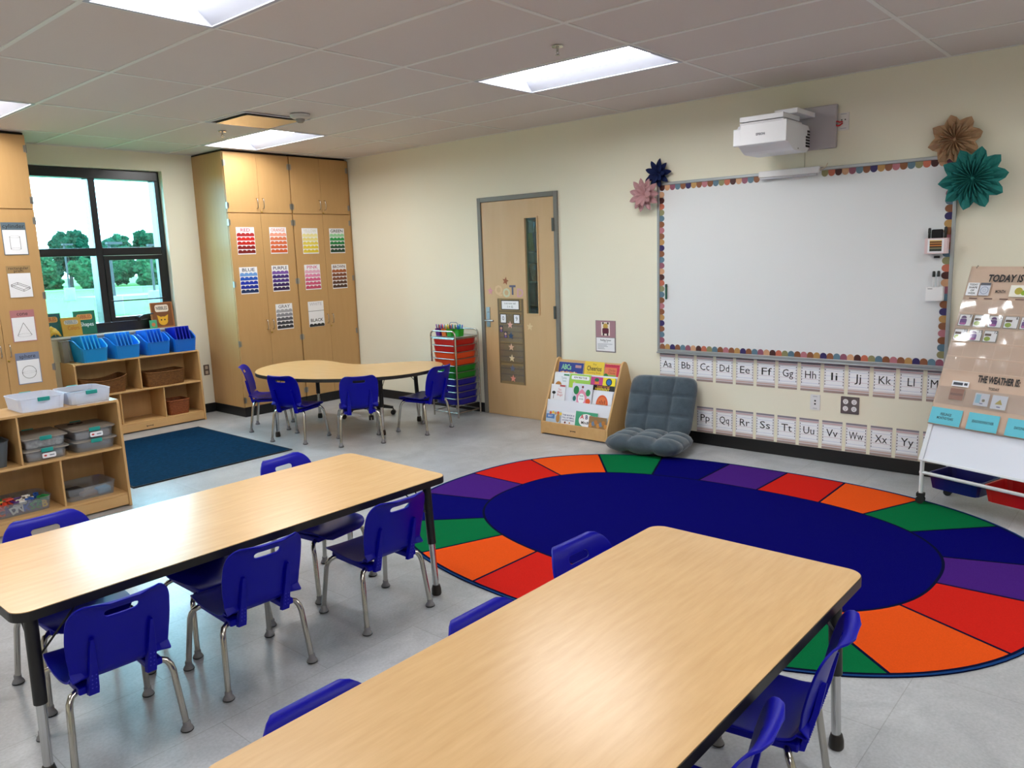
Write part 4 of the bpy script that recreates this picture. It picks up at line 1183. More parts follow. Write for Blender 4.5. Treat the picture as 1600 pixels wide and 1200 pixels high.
for j, (x, y, c, nm) in enumerate(((-.335, -1.287, '#5a1f86', 'purple'), (-.330, -1.369, '#e2762a', 'orange'), (-.335, -1.451, '#2fa42a', 'left green'), (-.310, -1.533, '#1f9a24', 'right green'))):
    tub('pencil_cup', at(x + .06, y, .8155), .085, .072, .075, M(c, rough=.35), '%s plastic cup of pens on top of the drawer cart' % nm, 'cup', 'pen cups on the drawer cart', .82, .004, th=.0025)
    for i in range(6):
        ci = (i * 2 + j * 3) % 9
        if nm == 'right green': ci = (2, 8, 2, 5, 2, 8)[i]
        px, py = x + .06 + (i % 3 - 1) * .018, y + (i // 3 - .5) * .026
        mb = MB(); mb.lathe([(.004, 0), (.0055, .004), (.0055, .085), (.0065, .086), (.0065, .105 + .01 * (i % 2)), (.003, .112)], M(MC[ci], rough=.4), 8)
        fr = Matrix.Translation((px, py, .8190)) @ Matrix.Rotation((i % 3 - 1) * .12, 4, 'Y') @ Matrix.Rotation((.5 - i // 3) * .15, 4, 'X')
        tag(mb.build('marker', None, fr), '%s marker in the %s cup on the drawer cart, %s row' % (MN[ci], nm, ('front', 'back')[i // 3]), 'marker', 'markers in the cups')
mb = MB(); mb.tube([(0, -.05, 0), (0, -.05, .115), (0, -.035, .13), (0, .035, .13), (0, .05, .115), (0, .05, 0)], .004, M('#6f7d94', rough=.4), 8)
tag(mb.build('cup_carrier', None, at(-.20, -1.41, .8155, .2)), 'slate wire carry handle standing among the pen cups', 'handle')

# ------------------------------------------------------------------ door decorations
def star_on(y, z, r, c, lab, rot=0.0, x=-.0062):
    mb = MB(); mb.star(0, 0, r, 0, .0022, M(c, rough=.7, noise=.4, scale=(60, 60, 60)), .45, rot)
    tag(mb.build('paper_star', None, face_W(y, z, x)), lab, 'star', 'paper stars on the door')
star_on(-1.966, 1.355, .040, '#9a5a3c', 'rust brown paper star above the door letters', .2)
star_on(-1.760, 1.255, .040, '#dc9aa0', 'pink paper star left of the letter Q on the door', .1)
star_on(-2.262, .915, .040, '#e6cfa0', 'cream paper star right of the pocket chart on the door', .1)
CX = -.0090
for (y, z, c, lab) in ((-2.012, .925, '#f0b8a8', 'pale pink star at the top of the pocket chart column'), (-2.018, .815, '#2f4a6a', 'navy star second down the pocket chart'), (-2.018, .702, '#e8b896', 'peach star third down the pocket chart'), (-2.022, .592, '#efd9ae', 'cream star fourth down the pocket chart'), (-2.026, .490, '#6a6f86', 'slate star fifth down the pocket chart'), (-2.030, .388, '#ee9a88', 'coral star at the bottom of the pocket chart')):
    star_on(y, z, .038, c, lab, .05, -.0112)
for (ch, y, z, c, s_, rt) in (('Q', -1.872, 1.262, '#d9b98a', .125, .05), ('O', -1.975, 1.235, '#c9c9a6', .12, -.05), ('T', -2.055, 1.262, '#5f5f78', .125, 0), ('D', -2.150, 1.235, '#cfa0a2', .115, -.05)):
    mb = MB(); mb.text(ch, 0, 0, s_, .002, P(c), bold=.035, rot=rt, sx=1.0); mb.text(ch, 0, 0, s_, .0001, P(c), bold=.035, rot=rt)
    tag(mb.build('cutout_letter', None, face_W(y, z, -.0065)), 'large cut-out letter %s on the door' % ch, 'letter', 'cut-out letters on the door')
t = thing('pocket_chart', 'tall brown pocket chart with clear pockets hung on the door', 'pocket chart', face_W(-2.02, .757, -.0064))
TAN = M('#86704a', rough=.85, noise=.5, scale=(4, 120, 4), alt='#9c8862', name='brown_nylon')
mb = MB(); mb.box(-.168, .168, -.427, .427, 0, .0022, TAN)
for z in (.30, .16, .10, .04, -.02, -.09, -.15, -.21, -.27, -.33): mb.rect(-.150, .150, z - .006, z + .006, .0024, P('#64533a'))
for x in (-.158, .155): mb.rect(x - .010, x + .010, -.42, .42, .0025, P('#6a573a'))
mb.build('backing', t)
PK = clear('vinyl_pocket', '#f2f0ea', gloss=.08, rough=.2, diffuse=.05)
for (a, b) in ((.175, .275), (.0, .17), (-.20, -.03), (-.40, -.24)):
    mb = MB(); mb.box(-.150, .150, a, b, .0030, .0036, PK); mb.build('clear_pocket', t)
mb = MB(); mb.box(-.118, .118, -.048, .048, 0, .0015, INK); mb.rect(-.110, .110, -.040, .040, .0018, PAPER); mb.text('Is my name real?', 0, .016, .024, .0022, INK, width=.15); mb.text('I + G', 0, -.018, .030, .0022, INK, width=.07)
tag(mb.build('question_card', None, face_W(-2.02, 1.120, -.0094)), 'white question card at the top of the door pocket chart', 'card')
for (y, tx, lab) in ((-1.925, '0', 'small white card reading 0 on the door pocket chart'), (-2.100, '9', 'small white card reading 9 on the door pocket chart')):
    mb = MB(); mb.box(-.040, .040, -.046, .046, 0, .0015, INK); mb.rect(-.034, .034, -.040, .040, .0018, PAPER); mb.text(tx, 0, 0, .06, .0022, INK)
    tag(mb.build('answer_card', None, face_W(y, .985, -.0103)), lab, 'card', 'answer cards on the pocket chart')
for (y, z, lab) in ((-1.892, .880, 'small photo of a purple-clad figure, upper left of the chart stars'), (-1.948, .825, 'small photo card just left of the navy star')):
    mb = MB(); mb.prism(rrect(-.022, .022, -.032, .032, .008), 0, .0012, P('#2c2238')); mb.disc(0, .008, .014, .0014, P('#cfa08c'), 14); mb.rect(-.013, .013, -.028, -.008, .0014, P('#7a5a94'))
    tag(mb.build('photo_card', None, face_W(y, z, -.0104)), lab, 'card', 'photo cards on the pocket chart')

# ------------------------------------------------------------------ poster, outlets
mb = MB(); w, h = .215, .285
mb.box(-w / 2, w / 2, -h / 2, h / 2, 0, .0015, P('#7a7376')); mb.rect(-w / 2 + .004, w / 2 - .004, -.008, h / 2 - .002, .0018, P('#a87f8a')); mb.rect(-w / 2 + .007, w / 2 - .012, -h / 2 + .01, -.012, .0018, PAPER)
mb.rect(-.046, .046, .008, .128, .0021, P('#efe3da')); mb.disc(0, .092, .026, .0024, P('#c9a24a'), 18); mb.disc(-.026, .118, .010, .0024, P('#4a3a20'), 12); mb.disc(.026, .118, .010, .0024, P('#4a3a20'), 12)
mb.prism(rrect(-.034, .034, .025, .075, .012), .002, .0026, P('#5c1430')); mb.rect(-.030, -.014, .008, .03, .0028, P('#2c1418')); mb.rect(.014, .030, .008, .03, .0028, P('#2c1418'))
mb.text('Reading Corner', 0, -.034, .020, .0022, INK, width=.115, bold=.02); mb.text('voices off', 0, -.050, .012, .0022, INK, width=.05)
for k, wl in enumerate((.16, .10, .11, .07, .08)): mb.rect(-.088, -.088 + wl, -.070 - k * .011, -.0665 - k * .011, .0022, P('#8f96a2'))
tag(mb.build('wall_poster', None, face_W(-3.137, .858, -.0005)), 'small mauve wall poster headed with a toy picture above the book rack', 'poster')
def outlet(fr, w, h, pc, sc, lab, kind):
    t = thing('wall_outlet', lab, 'wall outlet', fr)
    mb = MB(); mb.prism(rrect(-w / 2, w / 2, -h / 2, h / 2, .004), 0, .006, pc); mb.build('plate', t, bevel=.0015)
    mb = MB()
    if kind == 'quad':
        for x in (-.03, .03):
            for y in (-.026, .026):
                mb = MB(); mb.lathe([(.019, .006), (.019, .0064)], sc, 20, (x, y, 0))
                for dx in (-.006, .006): mb.rect(x + dx - .0012, x + dx + .0012, y, y + .008, .0067, INK)
                mb.disc(x, y - .008, .003, .0067, INK, 10); mb.build('socket', t)
    elif kind == 'phone':
        for y in (-.012, .012): mb.rect(-.006, .006, y - .006, y + .006, .0064, INK)
        for y in (-.045, .045): mb.rect(-.016, .016, y - .003, y + .003, .0064, P('#b8b8be'))
    elif kind == 'dark':
        for y in (-.027, .027): mb.prism(rrect(-.016, .016, y - .018, y + .018, .006), .006, .0075, sc)
    else:
        for x in (-.012, .012): mb.disc(x, .012, .005, .0064, INK, 12)
        for y in (-.045, .05): mb.rect(-.02, .02, y - .003, y + .003, .0064, P('#b8b8be'))
    if kind != 'quad': mb.build('socket_face', t)
outlet(face_W(-5.012, .446, -.0004), .072, .116, P('#dfe0e2'), P('#d0d0d4'), 'white data outlet plate between the two rows of alphabet cards', 'phone')
outlet(face_W(-5.262, .448, -.0004), .128, .126, M('#7d7676', rough=.35, metal=.6), P('#e6e6ea'), 'steel four-gang outlet plate between the alphabet rows', 'quad')
outlet(face_W(-5.146, 2.445, -.0004), .074, .118, P('#e2e0da'), P('#d0d0d4'), 'white outlet plate with red cable beside the projector mount', 'data')
outlet(face_B(-1.625, .472, WY - .0004), .064, .115, M('#5c4c40', rough=.4), P('#b9a894'), 'brown outlet plate low on the wall right of the window shelf', 'dark')
mb = MB(); RED = M('#b81a14', rough=.4)
for o_ in (-.012, .010): mb.tube([(-.010, -5.140, 2.440 + o_ * .5), (-.035, -5.130, 2.430 + o_), (-.045, -5.118, 2.432 + o_ * 1.4), (-.036, -5.1095, 2.436 + o_)], .005, RED, 8)
tag(mb.build('network_cable', None), 'short red cable looping from the outlet plate to the projector mount', 'cable')

# ------------------------------------------------------------------ whiteboard
BY0, BY1, BZ0, BZ1 = -5.878, -3.675, .757, 2.150
t = thing('whiteboard', 'large wall whiteboard with a silver frame', 'whiteboard', face_W((BY0 + BY1) / 2, (BZ0 + BZ1) / 2, -.0005))
W2, H2 = (BY1 - BY0) / 2, (BZ1 - BZ0) / 2
ALU = M('#aeb4ba', rough=.35, metal=.8)
mb = MB(); mb.box(-W2 + .02, W2 - .02, -H2 + .02, H2 - .02, 0, .012, M('#e4e7ea', rough=.25, spec=.5, name='whiteboard_enamel')); mb.build('writing_surface', t)
mb = MB(); f = .022
mb.box(-W2, W2, -H2, -H2 + f, 0, .020, ALU); mb.box(-W2, W2, H2 - f, H2, 0, .020, ALU); mb.box(-W2, -W2 + f, -H2 + f, H2 - f, 0, .020, ALU); mb.box(W2 - f, W2, -H2 + f, H2 - f, 0, .020, ALU)
mb.build('frame', t, bevel=.003)
mb = MB(); mb.box(-W2, W2, -H2 - .012, -H2 - .0005, 0, .035, ALU); mb.build('pen_ledge', t, bevel=.003)
SCC = ['#8a5638', '#b98f55', '#2f2460', '#8a5638', '#5f7f92', '#93566a', '#cfa07c', '#451c1c', '#c06a52', '#8c8a62', '#56768a', '#84502e', '#b5727e']
def border(name, L, fr, lab, start=0):
    mb = MB(); pitch = .0476; n = int(round(L / pitch)); pitch = L / n
    mb.rect(0, L, 0, .018, .0002, P('#8a5638'))
    for k in range(n):
        c = P(SCC[(k + start) % 13])
        mb.rect(k * pitch, (k + 1) * pitch, 0, .020, .0006, c)
        mb.disc((k + .5) * pitch, .020, pitch / 2, .0006, c, 12, 0, PI, ry=.024)
    tag(mb.build(name, None, fr), lab, 'border trim', 'scalloped border strips on the whiteboard')
fx = -.0132
iy0, iy1, iz0, iz1 = BY0 + f + .001, BY1 - f - .001, BZ0 + f + .001, BZ1 - f - .001
border('border_trim', iy1 - iy0, face_W(iy1, iz0, fx), 'scalloped multicolour border strip along the whiteboard bottom', 0)
# top: two pieces either side of the sensor bar; local y points down
def flip(y, z): return Matrix(((0, 0, -1, fx), (1, 0, 0, y), (0, -1, 0, z), (0, 0, 0, 1)))
border('border_trim', iy1 + 4.553, flip(-4.553, iz1), 'scalloped border strip on the whiteboard top, left of the white sensor bar', 3)
border('border_trim', -5.010 - iy0, flip(iy0, iz1), 'scalloped border strip on the whiteboard top, right of the white sensor bar', 5)
border('border_trim', iz1 - iz0 - .10, Matrix(((0, 0, -1, fx), (0, -1, 0, iy1), (-1, 0, 0, iz1 - .05), (0, 0, 0, 1))), 'scalloped border strip down the left side of the whiteboard', 6)
border('border_trim', iz1 - iz0 - .10, Matrix(((0, 0, -1, fx), (0, 1, 0, iy0), (1, 0, 0, iz0 + .05), (0, 0, 0, 1))), 'scalloped border strip down the right side of the whiteboard', 9)
# sensor bar
t = thing('sensor_bar', 'long white sensor bar clipped to the top of the whiteboard', 'sensor bar', face_W(-4.780, 2.132, -.0215))
mb = MB(); mb.box(-.222, .222, -.020, .026, 0, .030, WHITE); mb.build('body', t, bevel=.004)
mb = MB(); mb.box(-.215, .205, -.036, -.0205, .002, .026, M('#c2c2ca', rough=.4)); mb.build('lower_lip', t, bevel=.003)
mb = MB(); mb.tube([(-.035, -5.0025, 2.135), (-.035, -5.02, 2.137), (-.030, -5.045, 2.150), (-.012, -5.05, 2.175)], .003, P('#e2d2b8'), 8); tag(mb.build('sensor_cable', None), 'short white cable leaving the right end of the sensor bar', 'cable')
# magnetic holders
t = thing('marker_holder', 'pink and white magnetic holder with a striped label and black markers on the whiteboard', 'marker holder', face_W(-5.782, 1.575, -.0143))
PNK = M('#e6cfd2', rough=.5)
mb = MB(); mb.box(-.066, .066, -.050, .050, 0, .004, PNK); mb.box(-.066, -.062, -.05, .05, .004, .06, PNK); mb.box(.062, .066, -.05, .05, .004, .06, PNK); mb.box(-.062, .062, -.05, -.046, .004, .06, PNK); mb.box(-.062, .062, -.046, .05, .056, .06, PNK); bx = mb.build('box', t)
mb = MB(); mb.rect(-.048, .048, -.044, .044, .0603, PAPER)
for k, c in enumerate(('#f0c87a', '#4a2c18', '#c08a4a', '#5a2c14', '#d0803a', '#20160e', '#8a8060', '#3a4a40', '#20201c')): mb.rect(-.036, .036, .030 - k * .008, .038 - k * .008, .0606, P(c))
mb.build('striped_label', t)
def dry_marker(y, z, x, c, lab, L=.12, horizontal=False, cap='#111114', cat='marker'):
    mb = MB(); mb.lathe([(.006, 0), (.008, .004), (.008, L * .80)], M(c, rough=.4), 12); mb.lathe([(.0092, L * .80), (.0092, L * .97), (.006, L)], M(cap, rough=.4), 12)
    fr = Matrix.Translation((x, y, z)) if not horizontal else Matrix.Translation((x, y, z)) @ Matrix.Rotation(PI / 2, 4, 'X')
    tag(mb.build('dry_erase_marker', None, fr), lab, cat, 'markers at the whiteboard')
dry_marker(-5.735, 1.532, -.045, '#18181a', 'black marker standing at the left of the pink holder', .160)
dry_marker(-5.830, 1.532, -.045, '#18181a', 'black marker standing at the right of the pink holder', .165)
mb = MB(); mb.box(-.034, .034, 0, .150, -.012, .012, M('#161218', rough=.8)); tag(mb.build('board_eraser', None, face_W(-5.782, 1.532, -.047), bevel=.008), 'dark felt eraser standing in the pink holder', 'eraser')
mb = MB(); mb.box(-.017, .017, -.008, .008, 0, .022, M('#111114', rough=.4)); tag(mb.build('magnet_clip', None, face_W(-5.782, 1.503, -.0128), bevel=.003), 'small black clip under the pink holder', 'clip')
t = thing('marker_holder', 'plain white magnetic holder with two markers, below the pink one', 'marker holder', face_W(-5.785, 1.262, -.0143))
mb = MB(); mb.box(-.051, .051, -.045, .045, 0, .003, WHITE); mb.box(-.051, -.048, -.045, .045, .003, .045, WHITE); mb.box(.048, .051, -.045, .045, .003, .045, WHITE); mb.box(-.048, .048, -.045, -.042, .003, .045, WHITE); mb.box(-.048, .048, -.042, .045, .042, .045, WHITE); mb.rect(-.04, -.012, .032, .036, .0453, P('#6a6a72')); mb.build('box', t)
dry_marker(-5.772, 1.221, -.035, '#e8e8ea', 'white barrelled marker with black cap, left in the white holder', .190)
dry_marker(-5.800, 1.221, -.035, '#dcdce0', 'white barrelled marker with black cap, right in the white holder', .192)
dry_marker(-3.763, 1.200, -.0235, '#1b5a48', 'dark green marker clipped upright at the left of the whiteboard', .125, cap='#0f3a30')

# ------------------------------------------------------------------ projector
PWH = M('#e9eaf0', rough=.38, name='projector_white')
PGR = M('#b9b5ba', rough=.45)
t = thing('wall_mount', 'square grey-white wall plate carrying the projector', 'projector mount', face_W(-4.90, 2.42, -.0005))
mb = MB(); mb.box(-.215, .207, -.147, .147, 0, .034, PGR); mb.build('wall_plate', t, bevel=.006)
mb = MB(); mb.box(-.10, .06, .0735, .108, .0345, .36, PWH); mb.build('arm', t, bevel=.004)
t = thing('projector', 'white short-throw projector on an arm above the whiteboard', 'projector', Matrix.Translation((0, -4.757, 0)))
# frame: x towards the wall (world x), y world, z world
mb = MB(); mb.T = Matrix(((1, 0, 0, 0), (0, 0, 1, 0), (0, 1, 0, 0), (0, 0, 0, 1)))
prof = [(-.490, 2.305), (-.46, 2.295), (-.40, 2.262), (-.36, 2.250), (-.14, 2.250), (-.09, 2.285), (-.085, 2.40), (-.12, 2.43), (-.47, 2.436), (-.490, 2.42)]
mb.prism(prof[::-1], -.188, .165, PWH); mb.build('body', t, bevel=.008, segs=3)
mb = MB(); mb.T = Matrix(((1, 0, 0, 0), (0, 0, 1, 0), (0, 1, 0, 0), (0, 0, 0, 1)))
mb.prism([(-.52, 2.298), (-.491, 2.298), (-.491, 2.440), (-.515, 2.440)][::-1], -.192, .130, PWH)
mb.prism([(-.52, 2.298), (-.491, 2.298), (-.491, 2.412), (-.518, 2.412)][::-1], .130, .180, PWH); cv = mb.build('front_cover', t, bevel=.006)
mb = MB(); mb.box(-.485, -.16, -.160, .152, 2.4365, 2.453, PWH); mb.box(-.49, -.20, -.158, .150, 2.458, 2.492, PWH); mb.box(-.47, -.22, -.15, .14, 2.453, 2.458, INK); mb.build('top_lid', t, bevel=.004)
mb = MB(); fr = face_W(0, 2.36, -.5205)
mb.text('EPSON', .015, .002, .022, .0006, P('#3a3f55'), width=.062, bold=.02); mb.build('maker_logo', cv, fr)
mb = MB()
for i in range(9):
    for j in range(6):
        if i < 3 and j > 3: continue
        mb.box(-.16 + i * .0085, -.1555 + i * .0085, -.1895, -.1878, 2.285 + j * .02, 2.300 + j * .02, INK)
mb.build('vent_grille', t)
mb = MB(); mb.box(-.30, -.29, -.189, -.1878, 2.262, 2.27, INK); mb.build('side_screw', t)
mb = MB(); mb.tube([(-.010, -4.885, 2.272), (-.008, -4.885, 2.156)], .0035, M('#c9c4ac', rough=.6), 8); tag(mb.build('thin_cable', None), 'thin pale cable dropping from the projector mount to the whiteboard', 'cable')

# ------------------------------------------------------------------ paper flowers
def petal(mb, L, w, m, a, tilt, base=.01, cup=.3, lift=0):
    """a long cupped petal growing from the middle"""
    n = 8; V = []; F = []
    for i in range(n + 1):
        t_ = i / n; r = base + L * t_
        hw = w * math.sin(PI * min(1, .12 + .88 * t_)) ** .7 * (1 if t_ < .98 else .2)
        z = lift + tilt * r - .35 * tilt * r * t_
        for j in (-1, -.5, 0, .5, 1):
            x, y = r, hw * j
            V.append((x * math.cos(a) - y * math.sin(a), x * math.sin(a) + y * math.cos(a), z + cup * hw * abs(j) ** 1.5))
    for i in range(n):
        for j in range(4): F.append((i * 5 + j, (i + 1) * 5 + j, (i + 1) * 5 + j + 1, i * 5 + j + 1))
    mb.add(V, F, m, True)
def flower1(y, z, R, c, lab, n1, n2, seed, xo=-.022):
    random.seed(seed)
    t = thing('paper_flower', lab, 'paper flower', face_W(y, z, xo), 'paper flowers at the whiteboard corners')
    m = M(c, rough=.75, spec=.2)
    for nm, n, L, tl, lf in (('outer_petals', n1, R, .25, -.0), ('inner_petals', n2, R * .62, .85, .006)):
        mb = MB()
        for k in range(n): petal(mb, L * random.uniform(.9, 1.02), R * .20, m, 2 * PI * k / n + random.uniform(-.08, .08), tl * random.uniform(.8, 1.2), .008, .35, lf)
        o = mb.build(nm, t); md = o.modifiers.new('solid', 'SOLIDIFY'); md.thickness = .0012
    mb = MB(); mb.lathe([(.012, xo + .0005), (.02, -.012), (.022, .004), (.012, .014)], m, 14); mb.build('flower_centre', t)
flower1(-3.695, 2.222, .118, '#101d48', 'small navy paper flower at the upper left whiteboard corner', 9, 7, 2)
flower1(-3.590, 2.060, .142, '#b58a8e', 'dusty pink paper flower below the navy one', 11, 9, 3, -.062)
def flower2(y, z, R, c, lab, tips, rot, xo=-.030):
    t = thing('paper_flower', lab, 'paper flower', face_W(y, z, xo), 'paper flowers at the whiteboard corners')
    m = M(c, rough=.75, spec=.2)
    for nm, rad, per, lf, k0 in (('outer_petals', R, 2, -.0, 0), ('inner_petals', R * .66, 2, .014, .5)):
        mb = MB(); n = tips * per * 2; V = []; F = []
        rows = 9
        for i in range(rows + 1):
            t_ = i / rows
            for k in range(n):
                a = 2 * PI * (k + .0) / n + rot + k0 * PI / tips
                ph = (a - rot) * tips
                tip = .5 + .5 * math.cos(ph if nm == 'outer_petals' else ph * 1)
                ro = rad * (.74 + .26 * tip ** .8)
                r = .006 + (ro - .006) * t_
                zz = (1 if k % 2 == 0 else -1) * .021 * min(1, t_ * 2.2) * (1 - .55 * max(0, t_ - .6) / .4) + lf + .030 * math.sin(PI * t_ * .9)
                V.append((r * math.cos(a), r * math.sin(a), zz))
        for i in range(rows):
            for k in range(n): F.append((i * n + k, (i + 1) * n + k, (i + 1) * n + (k + 1) % n, i * n + (k + 1) % n))
        mb.add(V, F, m, False); o = mb.build(nm, t); md = o.modifiers.new('solid', 'SOLIDIFY'); md.thickness = .001
    mb = MB(); mb.lathe([(.012, xo + .0005), (.012, -.02), (.012, .025), (.006, .032)], m, 14); mb.build('flower_centre', t)
flower2(-5.852, 2.238, .158, '#b39272', 'tan pleated paper flower at the upper right whiteboard corner', 8, .2)
flower2(-5.975, 1.985, .196, '#2c7d79', 'big teal pleated paper flower below the tan one', 10, .1, -.085)

# ------------------------------------------------------------------ alphabet cards
def alpha_card(i, y, ztop, ch, lab):
    w, h = .146, .214
    mb = MB(); mb.box(-w / 2, w / 2, -h, 0, 0, .001, P('#d8d3d8'))
    mb.rect(-w / 2, w / 2, -.014, 0, .0013, P('#8a8490')); mb.rect(-w / 2, w / 2, -.026, -.019, .0013, P('#c9a0a4')); mb.rect(-w / 2, w / 2, -h, -h + .016, .0013, P('#a08c88')); mb.rect(-w / 2, w / 2, -h + .022, -h + .032, .0013, P('#c8aca4'))
    mb.rect(-w / 2 + .004, w / 2 - .004, -.172, -.034, .0014, PAPER)
    for k in range(6):
        for s_ in (-1, 1): mb.rect(s_ * (w / 2 - .008) - .0022, s_ * (w / 2 - .008) + .0022, -.050 - k * .0215, -.038 - k * .0215, .0017, INK)
    for yy, c in ((-.052, '#aab8d8'), (-.088, '#aab8d8'), (-.124, '#c29aa8'), (-.155, '#aab8d8')): mb.rect(-w / 2 + .012, w / 2 - .012, yy - .001, yy + .001, .0017, P(c))
    mb.text(ch, 0, -.094, .082, .002, INK, width=min(.105, .1 if ch[0] in 'MW' else (.045 if ch in ('Ii', 'Ll', 'Jj') else .082)))
    tag(mb.build('alphabet_card', None, face_W(y, ztop, -.0005)), lab, 'alphabet card', 'alphabet cards under the whiteboard')
UP = 'ABCDEFGHIJKLM'
for i, c in enumerate(UP):
    alpha_card(i, -3.763 - .1725 * i, .742, c + c.lower(), 'upper row alphabet card showing %s%s below the whiteboard' % (c, c.lower()))
for i, c in enumerate('PQRSTUVWXYZ'):
    alpha_card(i, -4.114 - .1712 * i, .316, c + c.lower(), 'lower row alphabet card showing %s%s just above the black wall base' % (c, c.lower()))
# ------------------------------------------------------------------ book display rack
BY_L, BY_R = -2.715, -3.435
yc = (BY_L + BY_R) / 2; HW = (BY_L - BY_R) / 2
t = thing('book_rack', 'birch book display rack with white tiers against the wall by the door', 'book rack', at(0, yc))
sp = [(-.014, .0008), (-.014, .30), (-.035, .42), (-.105, .625), (-.125, .655), (-.150, .668), (-.178, .660), (-.196, .635), (-.435, .115), (-.440, .0008)]
for y, nm in ((HW - .016, 'side_panel'), (-HW, 'side_panel')):
    mb = MB(); mb.T = Matrix(((1, 0, 0, 0), (0, 0, 1, y), (0, 1, 0, 0), (0, 0, 0, 1))); mb.prism(sp, 0, .016, BIRCHV); mb.build(nm, t, bevel=.003)
iw = HW - .0165
BB = Vector((-.292, 0, .105)); YV = Vector((.217, 0, .976)).normalized(); XV = Vector((0, -1, 0)); ZV = XV.cross(YV)
SL = Matrix(((XV.x, YV.x, ZV.x, BB.x), (XV.y, YV.y, ZV.y, 0), (XV.z, YV.z, ZV.z, BB.z), (0, 0, 0, 1)))
def slab(nm, y0, y1, z0, z1, m):
    mb = MB(); mb.box(-iw, iw, y0, y1, z0, z1, m); return mb.build(nm, t, SL, bevel=.002)
slab('back_board', -.05, .560, -.012, 0, BIRCH)
WT = M('#dfe3ee', rough=.4)
slab('tier_panel', .0, .44, .026, .030, WT); slab('tier_panel', .0, .31, .060, .064, WT); slab('tier_panel', .0, .185, .094, .098, WT)
mb = MB(); mb.box(-.440, -.424, -iw, iw, .012, .118, BIRCH); kb = mb.build('kick_board', t, bevel=.003)
mb = MB(); mb.poly([(-.03, .01), (-.025, .004), (.025, .004), (.03, .01), (.027, -.011), (.021, -.002), (-.021, -.002), (-.027, -.011)][::-1], 0, INK); mb.build('maker_badge', kb, face_W(0, .062, -.4408))
mb = MB(); mb.box(-.4235, -.03, -iw, iw, .05, .062, BIRCH); mb.build('base_board', t)
def rbook(cx, top, w, h, z, col, lab, draw=None, rz=0):
    """book face on the rack: cx = offset to the right of the rack middle"""
    bot = max(top - h, -.035 if z > .1 else .003)
    h2 = top - bot
    mb = MB(); mb.box(-w / 2, w / 2, 0, h2, 0, .008, P(col)); mb.box(-w / 2 + .003, w / 2 + .0003, .002, h2 + .0003, .0012, .0068, PAPER)
    mb.box(-w / 2, w / 2, 0, h2, .0068, .0082, P(col))
    if draw: draw(mb, w, h2, .0088)
    fr = Matrix.Translation((0, yc, 0)) @ SL @ Matrix.Translation((cx, bot, z)) @ Matrix.Rotation(rz, 4, 'Z')
    tag(mb.build('picture_book', None, fr), lab, 'book', 'picture books on the display rack')
def d1(mb, w, h, q):
    mb.text('ABCs', -w * .18, h - .045, .065, q, P('#8fcf9c'), width=.11, bold=.03); mb.rect(w * .18, w * .42, h - .045, h - .020, q, P('#b98a8e'))
    for k in range(9): mb.disc(-w * .38 + k * .021, h - .098 + .004 * (k % 2), .013, q, P(('#e8a04a', '#e6d0a0', '#d86a3a')[k % 3]), 10)
rbook(-.186, .535, .272, .22, .004, '#23358a', 'dark blue landscape picture book with green lettering, top left of the rack', d1)
def d2(mb, w, h, q):
    mb.text('The', 0, h - .025, .022, q, P('#7a5a18'), width=.04); mb.text('Cheerios', 0, h - .062, .06, q, P('#2a1f14'), width=.155, bold=.015); mb.text('Counting Book', 0, h - .098, .024, q, P('#a8601c'), width=.145)
    for k in range(5): mb.ring(-w * .36 + k * .04, h - .135, .006, .013, q, P('#b98a3a'), 14)
rbook(.070, .558, .208, .22, .005, '#e8c93a', 'yellow cereal counting book, top middle of the rack', d2)
def d3(mb, w, h, q):
    mb.rect(-w * .5, w * .32, 0, h - .028, q - .0004, P('#e07a4e')); mb.rect(-w * .3, w * .3, h - .135, h - .09, q, P('#8fae4a')); mb.disc(-w * .38, h - .125, .03, q, P('#1d7a2c'), 16, ry=.045)
    mb.text('Chicka', 0, h - .052, .026, q, P('#7a2c14'), width=.07); mb.text('Chicka', 0, h - .075, .026, q, P('#7a2c14'), width=.07)
    for k in range(9): mb.disc(-w * .45 + k * w * .11, h - .013, .005, q, P('#8a1030'), 8)
rbook(.256, .545, .152, .20, .004, '#cf2a4c', 'pink and orange picture book, top right of the rack', d3)
def d4(mb, w, h, q):
    mb.text('Twenty\nYawns', w * .18, h - .05, .03, q, P('#6a9a9c'), width=.055) if False else mb.text('Tummy', w * .15, h - .036, .028, q, P('#5a8f94'), width=.06)
    mb.text('Yums', w * .17, h - .062, .028, q, P('#5a8f94'), width=.045); mb.disc(-w * .18, h - .115, .038, q, P('#b5742c'), 20, 0, PI, ry=.045); mb.rect(w * .12, w * .48, h - .014, h, q, P('#1d7a4a'))
rbook(-.250, .425, .168, .18, .036, '#e4e8ee', 'white picture book with a brown dome and green corner tab, left of the rack', d4)
def d5(mb, w, h, q):
    mb.prism(rrect(-w * .42, w * .42, h - .05, h - .015, .012), q - .0006, q, PAPER); mb.text('HOW WILD TO BE', 0, h - .032, .024, q + .0004, INK, width=.14, bold=.02); mb.rect(-w * .5, -w * .3, 0, h - .06, q, P('#a9cf3a')); mb.rect(-w * .3, -w * .22, 0, h - .07, q, P('#e0c49a'))
rbook(-.045, .435, .233, .19, .036, '#9ccc52', 'lime green picture book with a white title bar, second row of the rack', d5)
